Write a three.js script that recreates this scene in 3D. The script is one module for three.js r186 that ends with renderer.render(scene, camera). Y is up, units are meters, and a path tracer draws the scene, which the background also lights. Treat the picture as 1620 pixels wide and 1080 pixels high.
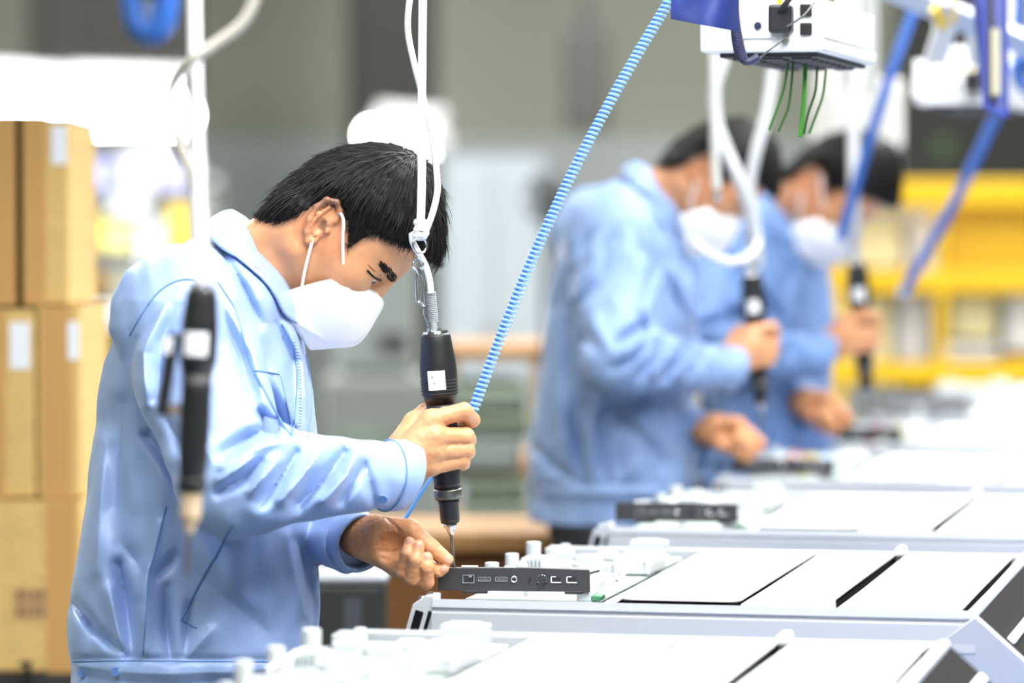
import * as THREE from 'three';
import { mergeGeometries, mergeVertices } from 'three/addons/utils/BufferGeometryUtils.js';
import { RoundedBoxGeometry } from 'three/addons/geometries/RoundedBoxGeometry.js';
import { RectAreaLightUniformsLib } from 'three/addons/lights/RectAreaLightUniformsLib.js';
import { createNoise3D } from 'simplex-noise';

RectAreaLightUniformsLib.init();
const scene = new THREE.Scene();
scene.background = new THREE.Color(0x1c1e1e);

// ---------- camera: long lens at head height, looking slightly down ----------
const F = 5800, CAM_H = 1.5, PITCH = Math.atan(175 / F);
const camera = new THREE.PerspectiveCamera(2 * Math.atan(540 / F) * 180 / Math.PI, 1.5, 0.1, 80);
camera.position.set(0, CAM_H, 0);
camera.rotation.set(-PITCH, 0, 0);
camera.focus = 4.5;
camera.userData.fStop = 2.5;
scene.add(camera);

// ---------- renderer / exposure ----------
const renderer = new THREE.WebGLRenderer({ antialias: true });
renderer.toneMapping = THREE.LinearToneMapping;
renderer.toneMappingExposure = 1.42;
renderer.shadowMap.enabled = true;

// ---------- naming and grouping helpers ----------
const used = new Map();
function numbered(name) {
  const n = used.get(name) || 0; used.set(name, n + 1);
  return n ? name + '_' + String(n).padStart(3, '0') : name;
}
function tag(o, label, category, group, kind) {
  if (label) o.userData.label = label;
  if (category) o.userData.category = category;
  if (group) o.userData.group = group;
  if (kind) o.userData.kind = kind;
  return o;
}
function thing(name, label, category, pos = [0, 0, 0], yaw = 0, group) {
  const o = new THREE.Group(); o.name = numbered(name);
  o.position.set(...pos); o.rotation.y = yaw; scene.add(o);
  return tag(o, label, category, group);
}
function shade(m) { m.castShadow = m.receiveShadow = true; return m; }
// one mesh under a parent; parts keep plain names, top-level names are numbered
function part(name, geos, mat, parent = scene, label) {
  const g = Array.isArray(geos) ? (geos.length > 1 ? mergeGeometries(geos.map(flat)) : geos[0]) : geos;
  const m = shade(new THREE.Mesh(g, mat)); m.name = parent === scene ? numbered(name) : name;
  parent.add(m);
  if (label) m.userData.label = label;
  return m;
}
function flat(g) {
  let q = g.index ? g.toNonIndexed() : g;
  if (!q.attributes.normal) q.computeVertexNormals();
  if (!q.attributes.uv) q.setAttribute('uv', new THREE.Float32BufferAttribute(new Float32Array(q.attributes.position.count * 2), 2));
  for (const k of Object.keys(q.attributes)) if (!['position', 'normal', 'uv'].includes(k)) q.deleteAttribute(k);
  return q;
}
function copyOf(o, label, group) {
  const c = o.clone(); c.name = numbered(o.name.replace(/_\d{3}$/, '')); c.userData = { ...o.userData };
  if (label) c.userData.label = label;
  if (group) c.userData.group = group;
  scene.add(c); return c;
}
function struct(name, geos, mat) { const m = part(name, geos, mat); m.name = name; m.userData.kind = 'structure'; return m; }

// ---------- maths ----------
const V3 = (x, y, z) => new THREE.Vector3(x, y, z);
const lerp = (a, b, t) => a + (b - a) * t, clamp = (x, a = 0, b = 1) => Math.min(b, Math.max(a, x));
const sstep = (a, b, x) => { const t = clamp((x - a) / (b - a)); return t * t * (3 - 2 * t); };
let seed = 7;
const rnd = () => { seed = (seed + 0x6d2b79f5) | 0; let t = Math.imul(seed ^ (seed >>> 15), 1 | seed); t = (t + Math.imul(t ^ (t >>> 7), 61 | t)) ^ t; return ((t ^ (t >>> 14)) >>> 0) / 4294967296; };
const rr = (a, b) => a + (b - a) * rnd();
const noise3 = createNoise3D(rnd);
const cP = Math.cos(PITCH), sP = Math.sin(PITCH);
// point of the place seen at pixel (px,py), d metres away along the camera axis
function at(px, py, d) {
  const x = (px - 810) / F * d, y = (540 - py) / F * d, z = -d;
  return V3(x, CAM_H + y * cP + z * sP, -y * sP + z * cP);
}
// assembly-line frame: u across the line, v along it (away), h height
const YAW = Math.atan((2100 - 810) / F), SY = Math.sin(YAW), CY = Math.cos(YAW);
const LO = V3(-0.0923, 0, -4.4508), TOP = 1.0594, PITCHV = 1.10;
const P = (u, v, h) => V3(LO.x + u * CY + v * SY, h, LO.z + u * SY - v * CY);

// ---------- materials ----------
const lin = (hex) => new THREE.Color(hex);
function M(hex, roughness = 0.6, extra = {}) { return new THREE.MeshStandardMaterial({ color: lin(hex), roughness, ...extra }); }
function texture(size, fn, srgb, rep = [1, 1]) {
  const a = new Uint8Array(size * size * 4);
  for (let j = 0; j < size; j++) for (let i = 0; i < size; i++) {
    const c = fn(i / size, j / size), k = (j * size + i) * 4;
    a[k] = clamp(c[0], 0, 1) * 255; a[k + 1] = clamp(c[1], 0, 1) * 255; a[k + 2] = clamp(c[2], 0, 1) * 255; a[k + 3] = 255;
  }
  const t = new THREE.DataTexture(a, size, size); t.wrapS = t.wrapT = THREE.RepeatWrapping; t.magFilter = THREE.LinearFilter; t.minFilter = THREE.LinearMipmapLinearFilter; t.generateMipmaps = true;
  if (srgb) t.colorSpace = THREE.SRGBColorSpace;
  t.repeat.set(...rep); t.needsUpdate = true; return t;
}
const tileNoise = (u, v, f, o = 0) => { // seamless noise on a torus-like slice
  const a = u * 6.2832, b = v * 6.2832;
  return noise3(Math.cos(a) * f + o, Math.sin(a) * f + Math.cos(b) * f, Math.sin(b) * f + o * 2);
};
const weave = texture(128, (u, v) => { const k = 0.5 + 0.22 * Math.sin(u * 6.2832 * 32 + v * 6.2832 * 32) + 0.18 * tileNoise(u, v, 3) + 0.1 * (rnd() - 0.5); return [k, k, k]; }, false, [16, 16]);
const grain = texture(256, (u, v) => { const k = 0.5 + 0.25 * tileNoise(u, v, 1.5) + 0.2 * tileNoise(u, v, 5, 3) + 0.12 * (rnd() - 0.5); return [k, k, k]; }, false, [3, 3]);
const cardTex = texture(256, (u, v) => { const k = 1 + 0.05 * tileNoise(u, v, 1.2) + 0.03 * Math.sin(u * 6.2832 * 40) + 0.03 * (rnd() - 0.5); return [0.84 * k, 0.705 * k, 0.44 * k]; }, true, [2, 2]);
const woodTex = texture(256, (u, v) => { const g = tileNoise(u * 1, v, 1.2) * 0.5 + 0.5; const k = 0.85 + 0.2 * Math.sin((v * 14 + g * 3) * 6.2832) * 0.4 + 0.05 * (rnd() - 0.5); return [0.78 * k, 0.58 * k, 0.33 * k]; }, true, [1, 2]);
const brushTex = texture(256, (u, v) => { const k = 0.5 + 0.18 * tileNoise(0.2, v, 9) + 0.12 * (rnd() - 0.5); return [k, k, k]; }, false, [1, 4]);

const white = M('#e9ebec', 0.45), whitePlastic = M('#e6e7e6', 0.5), black = M('#17181a', 0.42), darkGrey = M('#3a3b3d', 0.55), rubber = M('#1d1e20', 0.7);
const steel = M('#c9ccd0', 0.28, { metalness: 1, roughnessMap: brushTex }), silver = M('#b4b8be', 0.38, { metalness: 0.35, bumpMap: brushTex, bumpScale: 0.0001 });
const chrome = M('#d5d7da', 0.14, { metalness: 1 }), darkMetal = M('#6d6f6c', 0.35, { metalness: 0.9 });
const blueHose = M('#7db0ee', 0.28), cloth = new THREE.MeshPhysicalMaterial({ color: lin('#95aedb'), roughness: 0.36, sheen: 1, sheenColor: lin('#e6efff'), sheenRoughness: 0.35, bumpMap: weave, bumpScale: 0.00025 });
const seamMat = M('#5f87bd', 0.8), skin = new THREE.MeshPhysicalMaterial({ color: 0xffffff, vertexColors: true, roughness: 0.48, bumpMap: grain, bumpScale: 0.0004 });
const hairMat = new THREE.MeshPhysicalMaterial({ color: lin('#0e0c0a'), roughness: 0.5, specularIntensity: 0.45 }), maskMat = M('#fdfdfd', 0.85, { bumpMap: grain, bumpScale: 0.0003 });
const yellow = M('#e9bc08', 0.45), amber = M('#d8a60f', 0.5), cream = M('#efe6b4', 0.5), carton = new THREE.MeshStandardMaterial({ map: cardTex, roughness: 0.85 }), wood = new THREE.MeshStandardMaterial({ map: woodTex, roughness: 0.6 });
const glow = (i) => new THREE.MeshStandardMaterial({ color: 0x222222, emissive: 0xffffff, emissiveIntensity: i });

// ---------- geometry helpers ----------
function box(w, h, d, x = 0, y = 0, z = 0, r = 0.003) { const g = r > 0 ? new RoundedBoxGeometry(w, h, d, 2, Math.min(r, w / 2.1, h / 2.1, d / 2.1)) : new THREE.BoxGeometry(w, h, d); return g.translate(x, y, z); }
function cyl(r0, r1, h, x = 0, y = 0, z = 0, n = 20) { return new THREE.CylinderGeometry(r0, r1, h, n).translate(x, y, z); }
function lathe(pts, n = 28) { return new THREE.LatheGeometry(pts.map((p) => new THREE.Vector2(p[0], p[1])), n); }
function tube(pts, r, seg = 48, rad = 8, closed = false) { return new THREE.TubeGeometry(new THREE.CatmullRomCurve3(pts, closed, 'centripetal'), seg, r, rad, closed); }
function capped(pts, r, seg = 48, rad = 8) { const a = pts[0], b = pts[pts.length - 1]; return [tube(pts, r, seg, rad), new THREE.SphereGeometry(r, rad, 6).translate(a.x, a.y, a.z), new THREE.SphereGeometry(r, rad, 6).translate(b.x, b.y, b.z)]; }
function bar(a, b, r, n = 12) { // straight rod between two points
  const g = new THREE.CylinderGeometry(r, r, a.distanceTo(b), n), q = new THREE.Quaternion().setFromUnitVectors(V3(0, 1, 0), b.clone().sub(a).normalize());
  const m = a.clone().add(b).multiplyScalar(0.5); return g.applyQuaternion(q).translate(m.x, m.y, m.z);
}
function beam(a, b, w, d) { // square section
  const g = new RoundedBoxGeometry(w, a.distanceTo(b), d, 2, Math.min(w, d) * 0.12), q = new THREE.Quaternion().setFromUnitVectors(V3(0, 1, 0), b.clone().sub(a).normalize());
  const m = a.clone().add(b).multiplyScalar(0.5); return g.applyQuaternion(q).translate(m.x, m.y, m.z);
}
// thick sheet through a grid of points [rows][cols]
function sheet(grid, th) {
  const R = grid.length, C = grid[0].length, pos = [], uv = [], idx = [], nrm = [];
  for (let i = 0; i < R; i++) for (let j = 0; j < C; j++) {
    const du = grid[Math.min(R - 1, i + 1)][j].clone().sub(grid[Math.max(0, i - 1)][j]), dv = grid[i][Math.min(C - 1, j + 1)].clone().sub(grid[i][Math.max(0, j - 1)]);
    const n = du.cross(dv); if (n.length() < 1e-12) n.set(0, 1, 0); nrm.push(n.normalize());
  }
  for (const s of [1, -1]) for (let i = 0; i < R; i++) for (let j = 0; j < C; j++) { const p = grid[i][j], n = nrm[i * C + j]; pos.push(p.x + n.x * th * s / 2, p.y + n.y * th * s / 2, p.z + n.z * th * s / 2); uv.push(p.x + p.z * 0.7, p.y); }
  const N = R * C, q = (a, b, c, d, f) => f ? idx.push(a, c, b, a, d, c) : idx.push(a, b, c, a, c, d);
  for (let i = 0; i < R - 1; i++) for (let j = 0; j < C - 1; j++) { const a = i * C + j; q(a, a + C, a + C + 1, a + 1, false); q(a + N, a + C + N, a + C + 1 + N, a + 1 + N, true); }
  const edge = (a, b) => q(a, b, b + N, a + N, false);
  for (let j = 0; j < C - 1; j++) { edge(j, j + 1); edge((R - 1) * C + j + 1, (R - 1) * C + j); }
  for (let i = 0; i < R - 1; i++) { edge((i + 1) * C, i * C); edge(i * C + C - 1, (i + 1) * C + C - 1); }
  const g = new THREE.BufferGeometry(); g.setAttribute('position', new THREE.Float32BufferAttribute(pos, 3)); g.setAttribute('uv', new THREE.Float32BufferAttribute(uv, 2)); g.setIndex(idx); g.computeVertexNormals(); return g;
}

// ---------- distance fields meshed with surface nets ----------
function sdCap(x, y, z, c) { // c: ax,ay,az,bx,by,bz,ra,rb tapered capsule
  const dx = c[3] - c[0], dy = c[4] - c[1], dz = c[5] - c[2], px = x - c[0], py = y - c[1], pz = z - c[2];
  const t = clamp((px * dx + py * dy + pz * dz) / (dx * dx + dy * dy + dz * dz + 1e-9));
  return Math.hypot(px - dx * t, py - dy * t, pz - dz * t) - lerp(c[6], c[7], t);
}
function sdEll(x, y, z, cx, cy, cz, rx, ry, rz) {
  const a = (x - cx) / rx, b = (y - cy) / ry, c = (z - cz) / rz, k0 = Math.hypot(a, b, c), k1 = Math.hypot(a / rx, b / ry, c / rz);
  return k1 < 1e-9 ? -Math.min(rx, ry, rz) : k0 * (k0 - 1) / k1;
}
const smin = (a, b, k) => { const h = Math.max(k - Math.abs(a - b), 0) / k; return Math.min(a, b) - h * h * k * 0.25; };
const smax = (a, b, k) => -smin(-a, -b, k);
const capOf = (a, b, ra, rb) => [a.x, a.y, a.z, b.x, b.y, b.z, ra, rb === undefined ? ra : rb];
function nets(f, lo, hi, h, uvScale = 1) {
  const nx = Math.ceil((hi.x - lo.x) / h) + 1, ny = Math.ceil((hi.y - lo.y) / h) + 1, nz = Math.ceil((hi.z - lo.z) / h) + 1;
  const val = new Float32Array(nx * ny * nz), B = 6, rad = h * B * 0.87;
  for (let k0 = 0; k0 < nz; k0 += B) for (let j0 = 0; j0 < ny; j0 += B) for (let i0 = 0; i0 < nx; i0 += B) {
    const c = f(lo.x + (i0 + 2.5) * h, lo.y + (j0 + 2.5) * h, lo.z + (k0 + 2.5) * h), far = Math.abs(c) > rad * 2.2 + 0.012;
    for (let k = k0; k < Math.min(nz, k0 + B); k++) for (let j = j0; j < Math.min(ny, j0 + B); j++) for (let i = i0; i < Math.min(nx, i0 + B); i++)
      val[(k * ny + j) * nx + i] = far ? c : f(lo.x + i * h, lo.y + j * h, lo.z + k * h);
  }
  const id = new Int32Array(nx * ny * nz).fill(-1), pos = [], idx = [], S = [1, nx, nx * ny];
  const C = [0, 1, nx, nx + 1, nx * ny, nx * ny + 1, nx * ny + nx, nx * ny + nx + 1], E = [[0, 1], [2, 3], [4, 5], [6, 7], [0, 2], [1, 3], [4, 6], [5, 7], [0, 4], [1, 5], [2, 6], [3, 7]];
  for (let k = 0; k < nz - 1; k++) for (let j = 0; j < ny - 1; j++) for (let i = 0; i < nx - 1; i++) {
    const o = (k * ny + j) * nx + i; let m = 0; for (let q = 0; q < 8; q++) if (val[o + C[q]] < 0) m |= 1 << q;
    if (m === 0 || m === 255) continue;
    let x = 0, y = 0, z = 0, n = 0;
    for (const [a, b] of E) { const va = val[o + C[a]], vb = val[o + C[b]]; if ((va < 0) === (vb < 0)) continue; const t = va / (va - vb); x += lerp(a & 1, b & 1, t); y += lerp((a >> 1) & 1, (b >> 1) & 1, t); z += lerp(a >> 2, b >> 2, t); n++; }
    id[o] = pos.length / 3; pos.push(lo.x + (i + x / n) * h, lo.y + (j + y / n) * h, lo.z + (k + z / n) * h);
  }
  for (let k = 1; k < nz - 1; k++) for (let j = 1; j < ny - 1; j++) for (let i = 1; i < nx - 1; i++) {
    const o = (k * ny + j) * nx + i, a = val[o] < 0;
    for (let ax = 0; ax < 3; ax++) {
      if (a === (val[o + S[ax]] < 0)) continue;
      const u = S[(ax + 1) % 3], w = S[(ax + 2) % 3], q = [id[o], id[o - u], id[o - u - w], id[o - w]];
      if (q.some((t) => t < 0)) continue;
      if (a) idx.push(q[0], q[1], q[2], q[0], q[2], q[3]); else idx.push(q[0], q[2], q[1], q[0], q[3], q[2]);
    }
  }
  const n = pos.length / 3, nor = new Float32Array(n * 3), uv = new Float32Array(n * 2), e = h * 0.5;
  for (let i = 0; i < n; i++) {
    const x = pos[i * 3], y = pos[i * 3 + 1], z = pos[i * 3 + 2];
    const gx = f(x + e, y, z) - f(x - e, y, z), gy = f(x, y + e, z) - f(x, y - e, z), gz = f(x, y, z + e) - f(x, y, z - e), l = Math.hypot(gx, gy, gz) || 1;
    nor[i * 3] = gx / l; nor[i * 3 + 1] = gy / l; nor[i * 3 + 2] = gz / l; uv[i * 2] = (x + z * 0.6) * uvScale; uv[i * 2 + 1] = (y + z * 0.3) * uvScale;
  }
  const g = new THREE.BufferGeometry(); g.setAttribute('position', new THREE.Float32BufferAttribute(pos, 3)); g.setAttribute('normal', new THREE.BufferAttribute(nor, 3)); g.setAttribute('uv', new THREE.BufferAttribute(uv, 2)); g.setIndex(idx); return g;
}
function paint(g, fn) { const p = g.attributes.position, c = new Float32Array(p.count * 3); for (let i = 0; i < p.count; i++) { const k = fn(p.getX(i), p.getY(i), p.getZ(i)); c[i * 3] = k.r; c[i * 3 + 1] = k.g; c[i * 3 + 2] = k.b; } g.setAttribute('color', new THREE.BufferAttribute(c, 3)); return g; }
// ---------- the hall ----------
const X0 = -8, X1 = 10, Z0 = -26, Z1 = 4, CEIL = 5.6;
{
  const floorTex = texture(256, (u, v) => { const k = 0.95 + 0.06 * tileNoise(u, v, 2) + 0.04 * (rnd() - 0.5); return [0.42 * k, 0.46 * k, 0.45 * k]; }, true, [6, 10]);
  struct('floor', new THREE.BoxGeometry(X1 - X0, 0.2, Z1 - Z0).translate((X0 + X1) / 2, -0.1, (Z0 + Z1) / 2), new THREE.MeshStandardMaterial({ map: floorTex, roughness: 0.35 }));
  struct('ceiling', new THREE.BoxGeometry(X1 - X0, 0.2, Z1 - Z0).translate((X0 + X1) / 2, CEIL + 0.1, (Z0 + Z1) / 2), M('#b9bab3', 0.9));
  const wallMat = M('#a3a596', 0.85), paleMat = M('#b4b9b9', 0.7);
  struct('wall_back', new THREE.BoxGeometry(X1 - X0 + 0.4, CEIL, 0.2).translate((X0 + X1) / 2, CEIL / 2, Z0 - 0.1), wallMat);
  struct('wall_left', new THREE.BoxGeometry(0.2, CEIL, Z1 - Z0).translate(X0 - 0.1, CEIL / 2, (Z0 + Z1) / 2), wallMat);
  struct('wall_right', new THREE.BoxGeometry(0.2, CEIL, Z1 - Z0).translate(X1 + 0.1, CEIL / 2, (Z0 + Z1) / 2), wallMat);
  struct('wall_front', new THREE.BoxGeometry(X1 - X0 + 0.4, CEIL, 0.2).translate((X0 + X1) / 2, CEIL / 2, Z1 + 0.1), wallMat);
  struct('trim_1', new THREE.BoxGeometry(X1 - X0, 2.15, 0.06).translate((X0 + X1) / 2, 1.075, Z0 + 0.03), paleMat);
}
// a linear lamp: sheet-metal housing, glowing tube face, and a light just under it
function lamp(name, label, group, pos, yaw, w, len, power, glowI, hangTo) {
  const t = thing(name, label, 'lamp', pos, yaw, group);
  part('housing', [box(w + 0.06, 0.05, len + 0.06, 0, 0.035, 0, 0.01)], whitePlastic, t);
  part('diffuser', new RoundedBoxGeometry(w, 0.03, len, 3, 0.012).translate(0, 0, 0), glow(glowI), t);
  if (hangTo) for (const s of [-1, 1]) part('suspension_rod', bar(V3(0, 0.05, s * len * 0.4), V3(0, hangTo - pos[1] - 0.03, s * len * 0.4), 0.006, 8), steel, t);
  const L = new THREE.RectAreaLight(0xffffff, power, w, len);
  L.position.set(0, -0.02, 0); L.rotation.x = -Math.PI / 2; t.add(L);
  return t;
}
const LW = 'row of white tube lamps over the assembly line';
for (const [u, v] of [[0.35, -1.2], [0.35, 1.6], [0.35, 4.4]]) {
  const p = P(u, v, 2.75); lamp('tube_lamp', 'long white tube lamp hung above the assembly line', LW, [p.x, p.y, p.z], -YAW, 0.3, 2.2, v < 0 ? 23 : v < 3 ? 15 : 12, 4, CEIL);
}
for (const [u, v] of [[1.3, -1.2], [1.3, 1.6], [1.3, 4.4]]) {
  const p = P(u, v, 2.75); lamp('tube_lamp', 'long white tube lamp hung above the assembly line', LW, [p.x, p.y, p.z], -YAW, 0.3, 2.2, v < 0 ? 23 : v < 3 ? 15 : 12, 4, CEIL);
}
for (const [x, z] of [[-3.2, -1], [-3.2, -9], [-3.2, -17], [4.5, -9], [4.5, -17], [2.4, -11.5], [3.5, -1], [0.5, -20]])
  lamp('hall_lamp', 'wide white lamp panel fixed under the hall ceiling', 'lamp panels under the hall ceiling', [x, CEIL - 0.08, z], 0, 1.2, 3.0, z < -12 ? 24 : z < -5 ? 18 : 9, 4);

// ---------- lamps seen far off, out of focus ----------
function farTube(label, group, a, b, r, inten) {
  const mid = a.clone().add(b).multiplyScalar(0.5), t = thing('hanging_tube_lamp', label, 'lamp', [mid.x, mid.y, mid.z], 0, group);
  const A = a.clone().sub(mid), B = b.clone().sub(mid);
  part('tube', bar(A, B, r, 16), glow(inten), t);
  part('reflector', beam(A.clone().add(V3(0, r + 0.012, 0)), B.clone().add(V3(0, r + 0.012, 0)), 0.02, r * 3), whitePlastic, t);
  for (const p of [A, B]) { part('end_cap', new THREE.SphereGeometry(r * 1.02, 12, 8).translate(p.x, p.y, p.z), whitePlastic, t); const q = p.clone().lerp(V3(0, 0, 0), 0.1); part('suspension_rod', bar(q.clone().add(V3(0, r, 0)), V3(q.x, CEIL - mid.y, q.z), 0.004, 6), darkGrey, t); }
  const l = new THREE.PointLight(0xffffff, 2.2); l.position.set(0, -r - 0.06, 0.0); l.castShadow = true; t.add(l);
  return t;
}
farTube('blown-out white lamp nearest above the carton stack', null, at(-40, 160, 11.5), at(110, 168, 12.4), 0.05, 30);
farTube('white lamp bar between the carton stack and the steel cable', null, at(105, 182, 12.6), at(285, 182, 13.6), 0.068, 30);
farTube('white lamp touching the white hanging rope', null, at(236, 190, 14.6), at(286, 192, 14.9), 0.05, 30);
farTube('rounded white lamp just over the front worker\'s hair', null, at(588, 214, 16.5), at(694, 224, 16.0), 0.058, 34);
{
  const t = thing('ceiling_reflector', 'small grey round lamp glass above the rounded white lamp', 'lamp', at(609, 190, 18).toArray());
  part('glass', new THREE.SphereGeometry(0.045, 16, 12), M('#b9bbbb', 0.3), t); part('stem', bar(V3(0, 0.04, 0), V3(0, CEIL - t.position.y, 0), 0.005, 6), darkGrey, t);
}

// ---------- things far back, left ----------
function slab(px0, py0, px1, py1, d, depth) { // block filling a pixel rectangle at depth d, its real size
  const a = at(px0, py0, d), b = at(px1, py1, d); return { w: Math.abs(b.x - a.x), h: Math.abs(a.y - b.y), d: depth, c: V3((a.x + b.x) / 2, (a.y + b.y) / 2, (a.z + b.z) / 2 - depth / 2), x0: Math.min(a.x, b.x), x1: Math.max(a.x, b.x), y0: Math.min(a.y, b.y), y1: Math.max(a.y, b.y), z: (a.z + b.z) / 2 };
}
{ // dark duct and dark columns
  const s = slab(42, -260, 296, 140, 21, 0.9), t = thing('ventilation_duct', 'dark grey ventilation duct high behind the lamps and the cartons', 'duct', [s.c.x, s.y0, s.c.z]);
  part('duct_body', box(s.w, s.h, s.d, 0, s.h / 2, 0, 0.02), M('#35332e', 0.8), t);
  for (const k of [0.1, 0.5, 0.9]) part('flange', box(s.w + 0.04, 0.05, s.d + 0.04, 0, s.h * k, 0, 0.008), M('#45433c', 0.7), t);
  for (const k of [-0.4, 0.4]) part('hanger', bar(V3(s.w * k, s.h, 0), V3(s.w * k, CEIL - s.y0, 0), 0.015, 8), darkGrey, t);
  const col = (p0, p1, d, hex, label) => { const q = slab(p0, 0, p1, 300, d, 0.3); const c = thing('steel_column', label, 'column', [q.c.x, 0, q.c.z]);
    const w = q.w; part('shaft', [box(w, CEIL, 0.04, 0, CEIL / 2, 0.13, 0.004), box(w, CEIL, 0.04, 0, CEIL / 2, -0.13, 0.004), box(w * 0.3, CEIL, 0.24, 0, CEIL / 2, 0, 0.004)], M(hex, 0.75), c); part('base_plate', box(w * 1.3, 0.03, 0.4, 0, 0.015, 0, 0.004), darkGrey, c); };
  col(548, 690, 23, '#2a2a25', 'broad dark column behind the white rope and the round lamp');
  const q = slab(893, 45, 965, 205, 22, 0.25), u = thing('hanging_cover', 'dark upright cover hung on the olive wall beside the coiled blue hose', 'cover', [q.c.x, q.y0, q.c.z]);
  part('shell', box(q.w, q.h, 0.22, 0, q.h / 2, 0, 0.03), M('#4a4945', 0.8), u); part('bracket', box(q.w * 0.4, 0.12, 0.1, 0, q.h + 0.04, 0, 0.01), darkGrey, u); part('hanger', bar(V3(0, q.h, 0), V3(0, CEIL - q.y0, 0), 0.012, 8), darkGrey, u);
  const w2 = slab(1425, -200, 1760, 300, 23, 0.3), dk = thing('dark_partition', 'dark grey-brown partition behind the yellow trolley', 'partition', [w2.c.x, 0, w2.c.z]);
  part('panel', box(w2.w, w2.y1, 0.1, 0, w2.y1 / 2, 0, 0.01), M('#282724', 0.85), dk); part('foot_rail', box(w2.w, 0.1, 0.3, 0, 0.05, 0, 0.01), darkGrey, dk); part('green_sign', box(0.12, 0.14, 0.02, at(1497, 232, 23).x - w2.c.x, at(1497, 232, 23).y, 0.06, 0.004), M('#3a4f2c', 0.7), dk);
}
// storage rack with bins, left
function rack(name, label, px0, px1, ys, d, depth, mat, postW = 0.04) {
  const s = slab(px0, ys[0], px1, ys[ys.length - 1], d, depth), t = thing(name, label, 'rack', [s.c.x, 0, s.c.z]);
  for (const sx of [-1, 1]) for (const sz of [-1, 1]) part('post', box(postW, s.y1 + 0.02, postW, sx * (s.w / 2 - postW / 2), (s.y1 + 0.02) / 2, sz * (depth / 2 - postW / 2), 0.004), mat, t);
  for (const y of ys) part('shelf', box(s.w, 0.035, depth, 0, at(px0, y, d).y, 0, 0.004), mat, t);
  return { t, s };
}
function bin(label, px0, py0, px1, py1, d, depth, mat, group, name = 'storage_bin', cat = 'bin') {
  const s = slab(px0, py0, px1, py1, d, depth), t = thing(name, label, cat, [s.c.x, s.y0, s.c.z], 0, group), w = s.w, h = s.h, th = Math.min(0.02, w * 0.08);
  part('shell', [box(w, th, depth, 0, th / 2, 0, 0.003), box(th, h, depth, -w / 2 + th / 2, h / 2, 0, 0.003), box(th, h, depth, w / 2 - th / 2, h / 2, 0, 0.003), box(w, h, th, 0, h / 2, depth / 2 - th / 2, 0.003), box(w, h, th, 0, h / 2, -depth / 2 + th / 2, 0.003)], mat, t);
  part('rim', [box(w + 0.012, th * 1.2, 0.02, 0, h - th, depth / 2, 0.003), box(w + 0.012, th * 1.2, 0.02, 0, h - th, -depth / 2, 0.003), box(0.02, th * 1.2, depth, w / 2, h - th, 0, 0.003), box(0.02, th * 1.2, depth, -w / 2, h - th, 0, 0.003)], mat, t);
  return t;
}
rack('storage_rack', 'grey storage rack behind the front worker\'s back', 100, 330, [285, 345, 425, 500, 610, 760], 14.5, 0.6, M('#9a9c98', 0.6));
const lilac = M('#a3a6dc', 0.5), palegrey = M('#d5d8dc', 0.5), slateBlue = M('#7f9fd6', 0.5), olive = M('#77692c', 0.6), brown = M('#8a6a2c', 0.6);
bin('lilac storage bin under the far lamps', 128, 252, 190, 300, 14.4, 0.5, lilac);
bin('white storage bin on the top shelf of the grey rack', 192, 238, 250, 300, 14.4, 0.5, white);
bin('pale violet storage bin next to the white hanging rope', 252, 250, 300, 305, 14.4, 0.5, M('#b5b3e2', 0.5));
bin('pale grey storage bin in the grey rack', 170, 305, 240, 345, 14.4, 0.5, palegrey);
bin('light grey wide storage bin in the grey rack', 215, 350, 262, 424, 14.4, 0.5, palegrey);
bin('yellow storage bin next to the carton stack', 116, 340, 160, 396, 14.4, 0.5, M('#e3d13c', 0.5));
bin('pale yellow storage bin in the grey rack', 162, 352, 212, 398, 14.4, 0.5, M('#ece48e', 0.5));
bin('bright yellow storage bin behind the white rope', 264, 322, 300, 398, 14.4, 0.5, M('#efd040', 0.5));
bin('light blue storage bin touching the cartons', 112, 405, 140, 480, 14.4, 0.5, slateBlue);
bin('brown storage bin behind the worker\'s shoulder', 142, 425, 172, 468, 14.4, 0.5, brown);
bin('grey green storage bin behind the worker\'s shoulder', 174, 430, 236, 480, 14.4, 0.5, M('#9ea08c', 0.6));
bin('white crate over the olive crate', 112, 480, 206, 520, 14.3, 0.5, palegrey);
bin('olive crate between the cartons and the worker\'s back', 126, 524, 190, 608, 14.3, 0.5, olive);
bin('dark crate under the olive crate', 124, 615, 200, 758, 14.3, 0.5, M('#3c4238', 0.6));
{ // blue hose coil hanging top left
  const c = at(236, 9, 7.4), t = thing('hose_loop', 'blue rubber hose loop hanging at the top beside the white rope', 'hose', c.toArray());
  const loops = [];
  for (const [w, h, z] of [[0.047, 0.082, 0], [0.040, 0.074, 0.02], [0.050, 0.078, -0.02], [0.036, 0.07, 0.035]]) { const pts = []; for (let k = 0; k <= 16; k++) { const a = Math.PI * k / 16; pts.push(V3(-Math.cos(a) * w, 0.25 * (1 - Math.sin(a)) ** 3 - Math.sin(a) * h + 0.015, z)); } pts.unshift(V3(-w * 0.9, 0.6, z)); pts.push(V3(w * 0.9, 0.6, z)); loops.push(tube(pts, 0.017, 60, 10)); }
  part('hose', loops, M('#2f6fd0', 0.35), t); part('hanger', bar(V3(0, 0.55, 0), V3(0, CEIL - c.y, 0), 0.01, 8), darkGrey, t);
  part('white_bundle', box(0.03, 0.06, 0.06, 0.008, -0.02, 0.0, 0.014), M('#bcd8f4', 0.5), t);
}
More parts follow.
